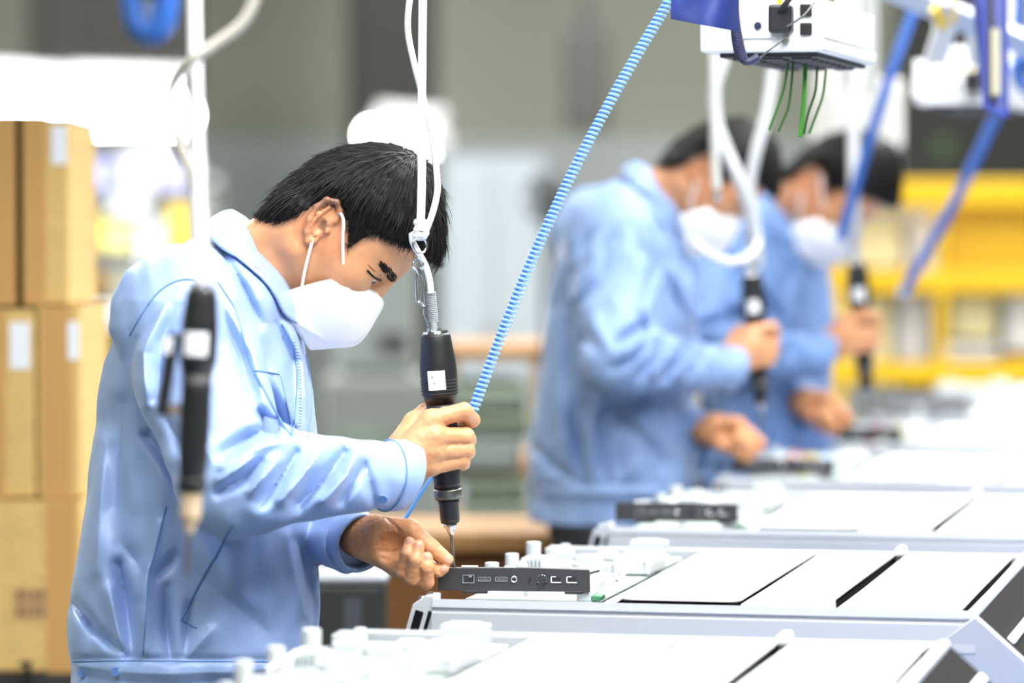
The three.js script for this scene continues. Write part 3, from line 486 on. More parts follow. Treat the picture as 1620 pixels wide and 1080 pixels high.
// ---------- hanging power controllers ----------
const slotted = M('#26262a', 0.6), offWhite = M('#e9e9e7', 0.45), beige = M('#d9d6cf', 0.5);
function controller(label, k) {
  // origin: near lower corner at u,v; box runs +u by 0.16, +v by 0.42, height 0.066
  const t = thing('power_controller', label, 'controller', [0, 0, 0], -0.262, 'white power controllers hung over the line'), W = 0.158, D = 0.42, H = 0.068;
  part('case', box(W, H, D, W / 2, H / 2, -D / 2, 0.004), offWhite, t);
  part('side_panel', box(0.002, H * 0.72, D - 0.03, W + 0.0008, H * 0.62, -D / 2, 0.001), M('#dfe1e0', 0.4), t);
  part('lower_edge', box(0.004, H * 0.2, D - 0.005, W + 0.001, H * 0.12, -D / 2, 0.002), beige, t);
  const vent = part('vent_plate', box(W - 0.03, 0.006, D - 0.05, W / 2 + 0.006, -0.003, -D / 2, 0.001), slotted, t);
  for (let i = 0; i < 8; i++) for (let j = 0; j < 3; j++) part('vent_bar', box(0.026, 0.004, 0.014, 0.05 + j * 0.038, -0.0075, -0.04 - i * 0.045, 0.0012), M('#4a4a50', 0.6), vent);
  // front fittings
  part('bracket_plate', box(0.05, 0.09, 0.003, 0.075, 0.062, 0.002, 0.0012), whitePlastic, t);
  part('screw', cyl(0.005, 0.005, 0.003, 0, 0, 0, 16).rotateX(Math.PI / 2).translate(0.077, 0.033, 0.005), steel, t);
  const so = part('power_socket', box(0.03, 0.036, 0.022, 0.108, 0.041, 0.01, 0.004), black, t);
  part('plug_cord', tube([V3(0.108, 0.05, 0.02), V3(0.12, 0.06, 0.035), V3(0.132, 0.08, 0.03), V3(0.15, 0.14, 0.02)], 0.0038, 24, 8), rubber, so);
  for (const y of [0.028, 0.052]) part('switch', box(0.015, 0.016, 0.006, 0.139, y, 0.002, 0.002), black, t);
  part('knob', [cyl(0.005, 0.0055, 0.008, 0, 0, 0, 16).rotateX(Math.PI / 2).translate(0.113, 0.014, 0.005)], steel, t);
  part('yellow_dot', cyl(0.0035, 0.0035, 0.001, 0, 0, 0, 14).rotateX(Math.PI / 2).translate(0.105, 0.0635, 0.0043), yellow, t);
  part('tie_wire', [tube([V3(0.113, 0.016, 0.01), V3(0.095, 0.002, 0.014), V3(0.075, -0.012, 0.012)], 0.0013, 16, 6), tube([V3(0.118, 0.03, 0.022), V3(0.14, 0.045, 0.02), V3(0.152, 0.062, 0.012)], 0.0014, 16, 6)], darkMetal, t);
  // small print on the front
  const cv = document.createElement('canvas'); cv.width = 256; cv.height = 96; const x = cv.getContext('2d'); x.fillStyle = '#e9e9e7'; x.fillRect(0, 0, 256, 96); x.fillStyle = '#8d9096';
  for (let r = 0; r < 5; r++) for (let q = 8; q < 236; q += 14 + (q * 7 + r * 5) % 17) x.fillRect(q, 8 + r * 13, 8 + (q * 3 + r) % 12, 6); for (let q = 40; q < 200; q += 18) x.fillRect(q, 82, 11, 5);
  const tx = new THREE.CanvasTexture(cv); tx.colorSpace = THREE.SRGBColorSpace; part('rating_print', new THREE.PlaneGeometry(0.044, 0.018).translate(0.028, 0.033, 0.0006), new THREE.MeshStandardMaterial({ map: tx, roughness: 0.5 }), t);
  for (const [a, b] of [[0.03, -0.1], [0.13, -0.32]]) part('hanging_strap', box(0.02, 0.65, 0.004, a, H + 0.325, b, 0.001), beige, t);
  return t;
}
const ctl = controller('white power controller with green wires hanging below its dark vents');
ctl.position.copy(at(1107, 83, 4.72));
const ctl2 = copyOf(ctl, 'white power controller farther along, behind the hanging plastic pocket'); ctl2.position.copy(at(1447, 166, 6.75));
{ // green wires and dark cord of the first controller
  const z = 4.74, W = [[[1247, 100], [1240, 140], [1228, 175], [1217, 204]], [[1255, 140], [1247, 170], [1240, 188], [1232, 207]], [[1274, 105], [1272, 150], [1269, 185], [1266, 214]], [[1293, 108], [1290, 145], [1279, 180], [1272, 211]], [[1307, 112], [1302, 150], [1292, 180], [1281, 210]]];
  W.forEach((w, i) => { const t = thing('green_wire', ['longest-leaning green wire under the controller, nearest its plain corner', 'shortest green wire, its top end bare', 'thick straight green wire in the middle of the bunch', 'dark green bent wire beside the thick one', 'thin green wire closest to the sloping side panel'][i], 'wire', [0, 0, 0]);
    const top = w[0].slice(); if (i === 1) top[1] = 100; part('insulation', capped([top, ...w.slice(1)].map(([a, b]) => at(a, b, z + i * 0.015)), i === 2 ? 0.0034 : 0.0017, 24, 7), M(['#245f17', '#225016', '#357a20', '#185014', '#3a6a29'][i], 0.4), t); });
  const c = thing('curly_cable', 'dark blue coiled cord in front of the white controller', 'cord', [0, 0, 0]);
  part('cord', tube([[1160, -60], [1161, 10], [1163, 60], [1170, 88], [1182, 98], [1200, 90]].map(([a, b]) => at(a, b, 4.64)), 0.005, 60, 8), M('#2b2c48', 0.45), c);
  const tu = []; for (let k = 0; k < 34; k++) { const s = k / 33, p = at(lerp(1160.5, 1175, s * s), lerp(-10, 92, s), 4.64); tu.push(new THREE.TorusGeometry(0.0056, 0.0012, 6, 12).rotateX(Math.PI / 2 + 0.25).translate(p.x, p.y, p.z)); } part('ridges', tu, M('#33345a', 0.4), c);
}
{ // dark blue plastic sheet partly over the first controller, and the plastic pocket
  const s = thing('plastic_sheet', 'dark blue translucent sheet hanging over the corner of the first controller', 'sheet', [0, 0, 0]);
  const g = []; for (let i = 0; i <= 8; i++) { const r = []; for (let j = 0; j <= 8; j++) { const u = i / 8, v = j / 8; r.push(at(lerp(1062, 1168, u), lerp(-70, lerp(30, 50, u), v), 4.55 + 0.03 * Math.sin(u * 5 + v * 2))); } g.push(r); }
  part('film', sheet(g, 0.002), new THREE.MeshPhysicalMaterial({ color: lin('#2f418e'), roughness: 0.5, transmission: 0.35, thickness: 0 }), s);
  part('hanger', bar(at(1115, -60, 4.56), at(1115, -840, 4.56), 0.003, 6), steel, s);
  const d = 5.9, t = thing('plastic_pocket', 'hanging clear plastic pocket with a dark blue border and pale slip', 'pocket', [0, 0, 0]);
  const rows = []; for (let i = 0; i <= 6; i++) { const r = []; for (let j = 0; j <= 10; j++) { const v = j / 10; r.push(at(lerp(lerp(1530, 1556, v), 1592, i / 6), lerp(-80, lerp(166, 184, i / 6), v), d + 0.02 * Math.sin(i))); } rows.push(r); }
  part('sleeve', sheet(rows, 0.002), new THREE.MeshPhysicalMaterial({ color: lin('#7077b8'), roughness: 0.25, transmission: 0.3, thickness: 0 }), t);
  part('border', [beam(at(1557, -80, d - 0.02), at(1557, 170, d - 0.02), 0.006, 0.003), beam(at(1593, -80, d - 0.02), at(1593, 184, d - 0.02), 0.005, 0.003), beam(at(1556, 167, d - 0.02), at(1593, 183, d - 0.02), 0.006, 0.003)], M('#2c3f9a', 0.4), t);
  part('hanger', bar(at(1575, -75, d), at(1575, -560, d), 0.003, 6), steel, t);
  part('dark_card', sheet([0, 1].map((i) => [0, 1].map((j) => at(lerp(1559, 1591, i), lerp(-80, 158, j), d - 0.012))), 0.002), M('#2b3042', 0.5), t);
  part('pale_slip', sheet([0, 1].map((i) => [0, 1].map((j) => at(lerp(1568, 1583, i), lerp(45, 150, j), d - 0.018))), 0.002), M('#a8a48c', 0.6), t);
}
{ // overhead beam and mounting arm
  const t = thing('overhead_beam', 'pale blue-white overhead beam crossing the upper corner', 'beam', [0, 0, 0]);
  part('beam_profile', beam(at(1370, -35, 6.3), at(1640, 78, 6.6), 0.024, 0.04), M('#adb5c6', 0.35), t); part('yellow_clip', [beam(at(1478, 12, 6.3), at(1494, 42, 6.35), 0.012, 0.02), beam(at(1508, -20, 6.3), at(1509, 36, 6.35), 0.008, 0.012)], M('#cdb24a', 0.5), t);
  part('hanging_rod', [bar(at(1340, -40, 6.32), at(1340, -400, 6.32), 0.008, 8), bar(at(1625, 85, 6.6), at(1625, -400, 6.6), 0.008, 8)], steel, t);
  const m = thing('mounting_arm', 'white bent mounting arm holding the farther controller', 'arm', [0, 0, 0]);
  part('arm_plate', [beam(at(1498, 36, 6.5), at(1480, 96, 6.62), 0.038, 0.02), beam(at(1535, 30, 6.5), at(1542, 96, 6.62), 0.02, 0.02)], M('#cfd0d0', 0.5), m); part('clamp', [beam(at(1456, 95, 6.7), at(1453, 155, 6.7), 0.016, 0.02), beam(at(1470, 98, 6.66), at(1540, 100, 6.66), 0.012, 0.012)], white, m); part('dark_hole', cyl(0.009, 0.009, 0.01, 0, 0, 0, 16).rotateX(Math.PI / 2).translate(...at(1538, 136, 6.62).toArray()), black, m);
  const q = thing('junction_cabinet', 'white boxy junction cabinet hanging above the last worker\'s head', 'cabinet', at(1357, 182, 8.6).toArray());
  part('cabinet_body', box(0.2, 0.165, 0.16, 0, 0, 0, 0.012), M('#cfccc4', 0.5), q); part('cover', box(0.17, 0.125, 0.01, 0, -0.005, 0.083, 0.008), M('#c9c7c2', 0.5), q); part('sloping_hood', box(0.12, 0.04, 0.15, -0.05, 0.09, 0, 0.015), M('#c4c2bb', 0.5), q); part('hanging_rod', bar(V3(0, 0.08, 0), V3(0, 2.2, 0), 0.01, 8), steel, q);
  for (const [px, d, l] of [[1378, 7.4, 'grey vertical strut just behind the controller'], [1342, 7.6, 'paler vertical strut behind the controller, seen edge-on']]) { const s = thing('hanging_strut', l, 'strut', [0, 0, 0]); part('strut', beam(at(px, 135, d), at(px - 6, -300, d), 0.03, 0.02), M('#9fa19e', 0.5), s); part('foot_bolt', cyl(0.008, 0.008, 0.02, 0, 0, 0, 10).translate(...at(px, 138, d).toArray()), steel, s); }
}
// ---------- hoses, ropes, cables ----------
function helix(a, b, R, r, turns) { // coiled hose between two points with a slight sag
  const n = turns * 12, pts = [], ax = b.clone().sub(a), dir = ax.clone().normalize(), s1 = V3(0, 0, 1).cross(dir).normalize(), s2 = dir.clone().cross(s1), pos = [], nor = [], idx = [], RAD = 6;
  const C = (t) => { const c = a.clone().addScaledVector(ax, t), w = t * turns * 6.2832; c.addScaledVector(s1, Math.cos(w) * R - 0.018 * Math.sin(t * Math.PI)).addScaledVector(s2, Math.sin(w) * R); return c; };
  for (let i = 0; i <= n; i++) { const p = C(i / n), tg = C(Math.min(1, i / n + 1e-4)).sub(C(Math.max(0, i / n - 1e-4))).normalize(), n1 = tg.clone().cross(dir).normalize(), n2 = tg.clone().cross(n1);
    for (let k = 0; k < RAD; k++) { const w = k / RAD * 6.2832, d = n1.clone().multiplyScalar(Math.cos(w)).addScaledVector(n2, Math.sin(w)); pos.push(p.x + d.x * r, p.y + d.y * r, p.z + d.z * r); nor.push(d.x, d.y, d.z); } }
  for (let i = 0; i < n; i++) for (let k = 0; k < RAD; k++) { const q = i * RAD + k, w = i * RAD + (k + 1) % RAD; idx.push(q, w, q + RAD, w, w + RAD, q + RAD); }
  const g = new THREE.BufferGeometry(); g.setAttribute('position', new THREE.Float32BufferAttribute(pos, 3)); g.setAttribute('normal', new THREE.Float32BufferAttribute(nor, 3)); g.setIndex(idx); return g;
}
{
  const t = thing('coiled_air_hose', 'sharp light blue coiled air hose running down to the front worker\'s hand', 'hose', [0, 0, 0]);
  part('coil', helix(at(1078, -30, 4.62), at(747, 652, 4.56), 0.0052, 0.0021, 98), blueHose, t);
  part('straight_lead', tube([at(1078, -30, 4.62), at(1250, -380, 4.62), at(1440, -830, 4.62)], 0.003, 20, 8), blueHose, t);
  part('straight_tail', tube([[747, 652], [722, 690], [690, 745], [665, 782], [640, 822], [600, 880]].map(([x, y], i) => at(x, y, 4.57 + i * 0.012)), 0.0026, 40, 8), M('#6aa5e6', 0.35), t);
  const H = [['blue air hose passing in front of the white junction cabinet', [[1640, -440], [1448, 10], [1384, 195], [1330, 378]], 6.9, 0.0105], ['blue air hose below the plastic pocket, crossing the yellow trolley', [[1790, -350], [1650, 20], [1604, 120], [1520, 300], [1430, 462]], 7.6, 0.0115], ['blue air hose bunched at the picture corner beside the pocket', [[1625, -40], [1612, 30], [1622, 80], [1606, 110], [1640, 160]], 6.8, 0.012]];
  for (const [l, pts, d, r] of H) { const h = thing('blurred_air_hose', l, 'hose', [0, 0, 0]); part('hose_wall', tube(pts.map(([x, y], i) => at(x, y, d + i * 0.02)), r, 40, 10), M('#2a569f', 0.5), h); const e = at(...pts[pts.length - 1], d + 0.1); part('fitting', new THREE.SphereGeometry(r * 1.15, 12, 8).translate(e.x, e.y, e.z), M('#cdd9ea', 0.35), h); }
}
// electric screwdriver, bit pointing down; origin at the bit tip
function screwdriver(name, label, o = {}) {
  const t = thing(name, label, 'screwdriver', [0, 0, 0]), k = o.wide || 1;
  part('bit', [cyl(0.0021, 0.0021, 0.044, 0, 0.022, 0, 8)], darkMetal, t);
  part('bit_holder', lathe([[0, 0.043], [0.0035, 0.043], [0.0055, 0.05], [0.0085, 0.053], [0.0085, 0.06], [0, 0.06]].map(([r, y]) => [r * k, y])), o.chuckMat ? o.chuckMat : steel, t);
  part('chuck', lathe([[0, 0.058], [0.0115, 0.058], [0.0122, 0.063], [0.0126, 0.082], [0.0135, 0.084], [0.0135, 0.089], [0, 0.089]].map(([r, y]) => [r * k, y])), o.chuckMat || black, t);
  part('collar', lathe([[0, 0.088], [0.0165, 0.088], [0.018, 0.092], [0.018, 0.099], [0.0165, 0.102], [0, 0.102]].map(([r, y]) => [r * k, y])), o.collarMat || darkMetal, t);
  part('grip', lathe([[0, 0.101], [0.0168, 0.102], [0.0168, 0.108], [0.0185, 0.125], [0.0192, 0.15], [0.0185, 0.19], [0.0188, 0.21], [0, 0.21]].map(([r, y]) => [r * k, y])), black, t);
  const hs = part('housing', lathe([[0, 0.208], [0.019, 0.208], [0.0225, 0.222], [0.0232, 0.248], [0.0225, 0.262], [0.0195, 0.286], [0.0185, 0.294], [0.0165, 0.297], [0, 0.297]].map(([r, y]) => [r * k, y])), black, t);
  part('ridge', [...Array(5)].map((_, i) => new THREE.TorusGeometry(0.0228 * k, 0.0009, 6, 28).rotateX(Math.PI / 2).translate(0, 0.222 + i * 0.004, 0)), rubber, hs);
  part('sticker', sheet([...Array(7)].map((_, i) => [0, 1].map((j) => { const a = (i / 6 - 0.5) * (o.wide ? 1.25 : 0.95) - 0.12, y = j ? 0.2275 : 0.2515, r = 0.0236 * k; return V3(Math.sin(a) * r, y, Math.cos(a) * r); })), 0.0006), M('#f2f4f6', 0.5), t);
  part('sticker_dot', [box(0.0016, 0.0016, 0.0008, -0.008 * k, 0.244, 0.0228 * k, 0), box(0.002, 0.0012, 0.0008, -0.006 * k, 0.236, 0.0233 * k, 0)], black, t);
  part('cap_plate', [cyl(0.0155 * k, 0.0165 * k, 0.003, 0, 0.2985, 0, 24), cyl(0.003, 0.003, 0.004, 0.005, 0.3015, 0.009, 12), cyl(0.003, 0.003, 0.004, -0.007, 0.3015, 0.007, 12)], chrome, t);
  if (o.lever) { part('start_lever', beam(V3(-0.026, 0.25, 0.005), V3(-0.035, 0.165, 0.006), 0.012, 0.016), black, t); part('lever_pad', beam(V3(-0.03, 0.245, 0.012), V3(-0.032, 0.228, 0.012), 0.008, 0.01), white, t); part('lever_hook', beam(V3(-0.036, 0.168, 0.005), V3(-0.0165, 0.172, 0.005), 0.01, 0.01), M('#7c6a58', 0.5), t); }
  return t;
}
const D0 = 4.46;
{
  const s = screwdriver('electric_screwdriver', 'black electric screwdriver gripped in the front worker\'s fist'), tip = at(718, 899, D0 + 0.02), topp = at(689, 527, D0 + 0.0);
  s.position.copy(tip); s.quaternion.setFromUnitVectors(V3(0, 1, 0), topp.clone().sub(tip).normalize()); const sc = tip.distanceTo(topp) / 0.297; s.scale.setScalar(sc);
  s.updateMatrixWorld(); const loc = (x, y, d) => s.worldToLocal(at(x, y, d));
  // strain relief, cable, wire loop: parts of the tool
  const sr = []; for (let i = 0; i < 16; i++) { const p = loc(lerp(682, 686, i / 15), lerp(463, 508, i / 15), D0 + 0.004); sr.push(new THREE.TorusGeometry(0.0052, 0.0013, 6, 14).rotateX(Math.PI / 2).translate(p.x, p.y, p.z)); }
  part('strain_relief', [...sr, tube([loc(682, 462, D0 + 0.004), loc(684, 490, D0 + 0.004), loc(688, 527, D0)], 0.0042, 16, 8)], M('#85898b', 0.45), s);
  part('power_cable', tube([[682, 464], [679, 440], [672, 418], [661, 398], [653, 383], [651, 372], [657, 366], [668, 372], [680, 350], [691, 310], [691, 275], [687, 240], [680, 195], [668, 150], [655, 100], [645, 45], [650, -20], [655, -80], [664, -860]].map(([x, y], i) => loc(x, y, D0 + (i < 4 ? 0 : i < 8 ? 0.008 : i < 10 ? -0.005 : 0.028))), 0.0042, 150, 9), M('#d3d6d4', 0.4), s);
  part('wire_bail', tube([[671, 488], [672, 498], [677, 510], [681, 522], [686, 527]].map(([x, y]) => loc(x, y, D0 - 0.012)), 0.0016, 20, 6), chrome, s);
  // rope with its knot
  const r = thing('hanging_rope', 'white rope knotted to the ring over the gripped screwdriver', 'rope', [0, 0, 0]);
  part('rope', tube([[670, -870], [669, -60], [668, 60], [667, 180], [667, 290], [665, 358]].map(([x, y]) => at(x, y, D0 - 0.01)), 0.0052, 60, 9), M('#f3f4f2', 0.8), r);
  const kn = []; for (let i = 0; i < 5; i++) { const p = at(665 + (i % 2) * 3, 352 + i * 5.5, D0 - 0.01); kn.push(new THREE.TorusGeometry(0.0055, 0.0034, 8, 16).rotateX(Math.PI / 2 + (i % 2 ? 0.5 : -0.4)).translate(p.x, p.y, p.z)); } kn.push(tube([at(668, 352, D0 - 0.014), at(676, 356, D0 - 0.016), at(675, 364, D0 - 0.014), at(668, 376, D0 - 0.012)], 0.003, 14, 7));
  part('knot', kn, M('#f3f4f2', 0.8), r);
  const ring = thing('key_ring', 'bright steel ring and snap hook under the rope knot', 'hook', [0, 0, 0]);
  const c1 = at(664, 388, D0 - 0.012), c2 = at(661, 418, D0 - 0.012); part('ring', [new THREE.TorusGeometry(0.0095, 0.0015, 8, 28).rotateY(0.5).translate(c1.x, c1.y, c1.z)], chrome, ring);
  part('lower_ring', new THREE.TorusGeometry(0.0075, 0.0014, 8, 24).rotateY(-0.5).translate(c2.x, c2.y, c2.z), chrome, ring);
  part('snap_hook', [tube([[664, 428], [670, 440], [668, 460], [665, 478], [661, 478], [659, 462], [659, 440]].map(([x, y]) => at(x, y, D0 - 0.014)), 0.0017, 40, 7, true), tube([[665, 478], [670, 484], [673, 477], [672, 466]].map(([x, y]) => at(x, y, D0 - 0.014)), 0.0017, 16, 7)], chrome, ring);
  part('swivel', bar(at(661, 424, D0 - 0.014), at(665, 434, D0 - 0.014), 0.0034, 12), chrome, ring);
}
{ // the blurred screwdriver hanging nearer to the camera
  const d = 3.5, pale = M('#c9b08f', 0.5), s = screwdriver('electric_screwdriver', 'blurred black screwdriver dangling close to the camera by the worker\'s sleeve', { chuckMat: pale, wide: 0.86, lever: true, collarMat: black }), tip = at(296, 912, d), topp = at(320, 456, d);
  s.position.copy(tip); s.quaternion.setFromUnitVectors(V3(0, 1, 0), topp.clone().sub(tip).normalize()); s.scale.setScalar(tip.distanceTo(topp) / 0.297); s.updateMatrixWorld();
  const loc = (x, y, dd) => s.worldToLocal(at(x, y, dd));
  part('power_cable', tube([[321, 458], [322, 420], [324, 370], [318, 330], [306, 290], [286, 235], [270, 195], [263, 165], [275, 130], [305, 95], [345, 66], [382, 38], [402, 0], [410, -60], [380, -500], [330, -1200]].map(([x, y], i) => loc(x, y, d + (i > 8 ? -0.03 : 0.02))), 0.0054, 120, 9), M('#b9b5a6', 0.5), s);
  const r = thing('hanging_rope', 'thick white hanging rope close to the camera, over the dangling screwdriver', 'rope', [0, 0, 0]);
  part('rope', tube([[304, -1210], [306, -60], [308, 60], [311, 180], [314, 300], [318, 456]].map(([x, y]) => at(x, y, d)), 0.0062, 60, 9), M('#f6f7f8', 0.8), r);
  part('knot', [0, 1, 2].map((i) => { const p = at(318, 432 + i * 9, d); return new THREE.TorusGeometry(0.005, 0.003, 8, 14).rotateX(Math.PI / 2 + 0.3 * i).translate(p.x, p.y, p.z); }), M('#e6e6e4', 0.8), r);
}
{ // rails over the line that the ropes, cables and hoses hang from
  const t = thing('tool_rail', 'pair of steel rails over the line carrying the hanging tools', 'rail', [0, 0, 0]);
  for (const u of [0, 0.6]) part('rail', beam(P(u, -2.4, 2.46), P(u, 6.2, 2.46), 0.03, 0.04), steel, t);
  for (const v of [-2.2, 0.6, 3.4, 6.0]) { part('cross_bar', beam(P(-0.05, v, 2.49), P(0.65, v, 2.49), 0.03, 0.03), steel, t); part('drop_rod', bar(P(0.18, v, 2.5), P(0.18, v, CEIL - 0.03), 0.01, 8), steel, t); }
}
// ---------- people: modelled once in the front worker's pose, joints given as photo pixels plus depth ----------
const D1 = 4.46, MID = 0.10, ZC = -(D1 + MID), SC = (D1 + MID) / F;
const J = (px, py, dz = MID) => at(px, py, D1 + dz);
const mid2 = (px, py) => [(px - 810) * SC, CAM_H - (py - 365) * SC]; // plane through the body's middle
const EAR = J(517, 355), TH = 50 * Math.PI / 180, fx = Math.cos(TH), fy = -Math.sin(TH), ux = Math.sin(TH), uy = Math.cos(TH);
const HL = (lx, ly, lz) => V3(EAR.x + fx * lx + ux * ly, EAR.y + fy * lx + uy * ly, EAR.z + lz); // head frame -> world
function polySD(P2, x, y) { // signed distance to polygon (negative inside)
  let d = 1e9, s = 1; const n = P2.length;
  for (let i = 0, j = n - 1; i < n; j = i++) {
    const ex = P2[j][0] - P2[i][0], ey = P2[j][1] - P2[i][1], wx = x - P2[i][0], wy = y - P2[i][1], t = clamp((wx * ex + wy * ey) / (ex * ex + ey * ey)), bx = wx - ex * t, by = wy - ey * t;
    d = Math.min(d, bx * bx + by * by);
    const c1 = y >= P2[i][1], c2 = y < P2[j][1], c3 = ex * wy > ey * wx; if ((c1 && c2 && c3) || (!c1 && !c2 && !c3)) s = -s;
  }
  return s * Math.sqrt(d);
}
const skull2 = [[413, 338], [425, 318], [440, 298], [470, 272], [510, 246], [550, 233], [590, 227], [625, 230], [655, 241], [682, 263], [697, 296], [704, 342], [703, 385], [694, 418], [660, 450], [600, 480], [520, 470], [450, 420], [416, 356]].map(([a, b]) => mid2(a, b));
const keep2 = [[405, 336], [418, 347], [440, 352], [462, 348], [482, 338], [500, 326], [524, 320], [546, 330], [553, 350], [557, 388], [573, 378], [598, 370], [625, 380], [650, 389], [668, 398], [684, 410], [700, 424], [760, 440], [760, 150], [395, 150], [400, 322]].map(([a, b]) => mid2(a, b));
const bone2 = [[428, 346], [446, 312], [474, 282], [512, 257], [556, 243], [598, 238], [640, 250], [668, 276], [680, 312], [678, 352], [664, 396], [640, 430], [600, 460], [520, 470], [455, 425], [425, 375]].map(([a, b]) => mid2(a, b));
// face and head
const earHelix = [[0.004, 0.003, 0.004], [0.012, 0.013, 0.005], [0.0105, 0.025, 0.009], [0.001, 0.0325, 0.012], [-0.011, 0.028, 0.014], [-0.0165, 0.013, 0.015], [-0.0145, -0.004, 0.014], [-0.0085, -0.018, 0.011], [-0.001, -0.027, 0.008], [0.005, -0.022, 0.005]];
const earAnti = [[-0.003, 0.022, 0.010], [-0.0085, 0.008, 0.0115], [-0.007, -0.008, 0.011], [0.001, -0.015, 0.009]];
const chain = (L, r) => L.slice(1).map((b, i) => [...L[i], ...b, r, r]);
const helixC = chain(earHelix, 0.0033), antiC = chain(earAnti, 0.0028);
function earSD(ex, ey, ez) {
  const c = 0.966, s = 0.259, a = ex * c + ey * s + 0.002, b = -ex * s + ey * c + 0.001; if (Math.hypot(a, b, ez) > 0.06) return Math.hypot(a, b, ez) - 0.04;
  let d = sdEll(a, b, ez, -0.003, 0.002, 0.004, 0.0145, 0.029, 0.005);
  for (const k of helixC) d = smin(d, sdCap(a, b, ez, k), 0.004);
  for (const k of antiC) d = smin(d, sdCap(a, b, ez, k), 0.003);
  d = smax(d, -sdEll(a, b, ez, 0.001, -0.003, 0.014, 0.0085, 0.0115, 0.0105), 0.002);
  d = smin(d, Math.hypot(a - 0.0105, b + 0.004, ez - 0.006) - 0.0042, 0.003);
  return smin(d, Math.hypot(a - 0.001, b + 0.025, ez - 0.006) - 0.0055, 0.004);
}
const neckA = [-0.010, -0.045], neckEnd = J(380, 468);
const neckCap = (() => { const a = HL(neckA[0], neckA[1], 0); return capOf(a, neckEnd, 0.045, 0.06); })();
function headBase(x, y, z) {
  const rx = x - EAR.x, ry = y - EAR.y, lz = z - EAR.z, lx = rx * fx + ry * fy, ly = rx * ux + ry * uy, az = Math.abs(lz);
  let d = (Math.hypot(lz / 0.0735, 1 - Math.min(-polySD(bone2, x, y) / 0.07, 1)) - 1) * 0.065;
  d = smin(d, sdEll(lx, ly, lz, 0.036, 0.036, 0, 0.0635, 0.055, 0.061), 0.02);
  d = smin(d, sdEll(lx, ly, lz, 0.042, -0.022, 0, 0.056, 0.06, 0.058), 0.025);
  d = smin(d, sdCap(x, y, z, neckCap), 0.018);
  // neck muscle from behind the ear
  return smin(d, sdCap(lx, ly, az, [-0.03, -0.02, 0.045, -0.06, -0.14, 0.02, 0.018, 0.02]), 0.03);
}
function headSD(x, y, z) {
  const rx = x - EAR.x, ry = y - EAR.y, lz = z - EAR.z, lx = rx * fx + ry * fy, ly = rx * ux + ry * uy, az = Math.abs(lz);
  let d = (Math.hypot(lz / 0.0735, 1 - Math.min(-polySD(bone2, x, y) / 0.07, 1)) - 1) * 0.065;
  d = smin(d, sdEll(lx, ly, lz, 0.036, 0.036, 0, 0.0635, 0.055, 0.061), 0.02);
  d = smin(d, sdEll(lx, ly, lz, 0.042, -0.022, 0, 0.056, 0.06, 0.058), 0.025);
  d = smin(d, Math.hypot(lx - 0.066, ly + 0.014, az - 0.041) - 0.021, 0.02);
  d = smin(d, sdCap(lx, ly, az, [0.002, -0.045, 0.054, 0.068, -0.083, 0.018, 0.019, 0.018]), 0.02);
  d = smin(d, Math.hypot(lx - 0.077, ly + 0.085, lz) - 0.018, 0.015);
  d = smin(d, sdCap(lx, ly, az, [0.094, 0.021, 0.01, 0.083, 0.024, 0.042, 0.011, 0.010]), 0.012);
  d = smin(d, sdCap(lx, ly, lz, [0.1, 0.008, 0, 0.110, -0.024, 0, 0.0075, 0.010]), 0.012);
  d = smax(d, -(Math.hypot(lx - 0.1005, ly - 0.006, az - 0.034) - 0.0125), 0.01);
  d = smin(d, Math.hypot(lx - 0.0795, ly - 0.0055, az - 0.032) - 0.0142, 0.003);
  d = smin(d, sdCap(lx, ly, az, [0.094, 0.0125, 0.022, 0.084, 0.0125, 0.043, 0.0035, 0.003]), 0.004); // upper lid fold
  d = smin(d, earSD(lx + 0.001, ly, az - 0.0705), 0.005);
  d = smin(d, sdCap(x, y, z, neckCap), 0.018);
  // neck muscle from behind the ear
  return smin(d, sdCap(lx, ly, az, [-0.03, -0.02, 0.045, -0.06, -0.14, 0.02, 0.018, 0.02]), 0.03);
}
function hairSD(x, y, z) {
  const k = polySD(keep2, x, y), s = -polySD(skull2, x, y), W = 0.0765 + 0.0105 * sstep(0, 0.035, -k), R = 0.078;
  const q = Math.hypot((z - EAR.z) / W, 1 - Math.min(s / R, 1)), body = Math.min((q - 1) * 0.07, headBase(x, y, z) - 0.002 - 0.005 * sstep(0, 0.025, -k));
  return smax(body, k, 0.006) + 0.0011 * noise3(x * 90, y * 90, z * 90);
}
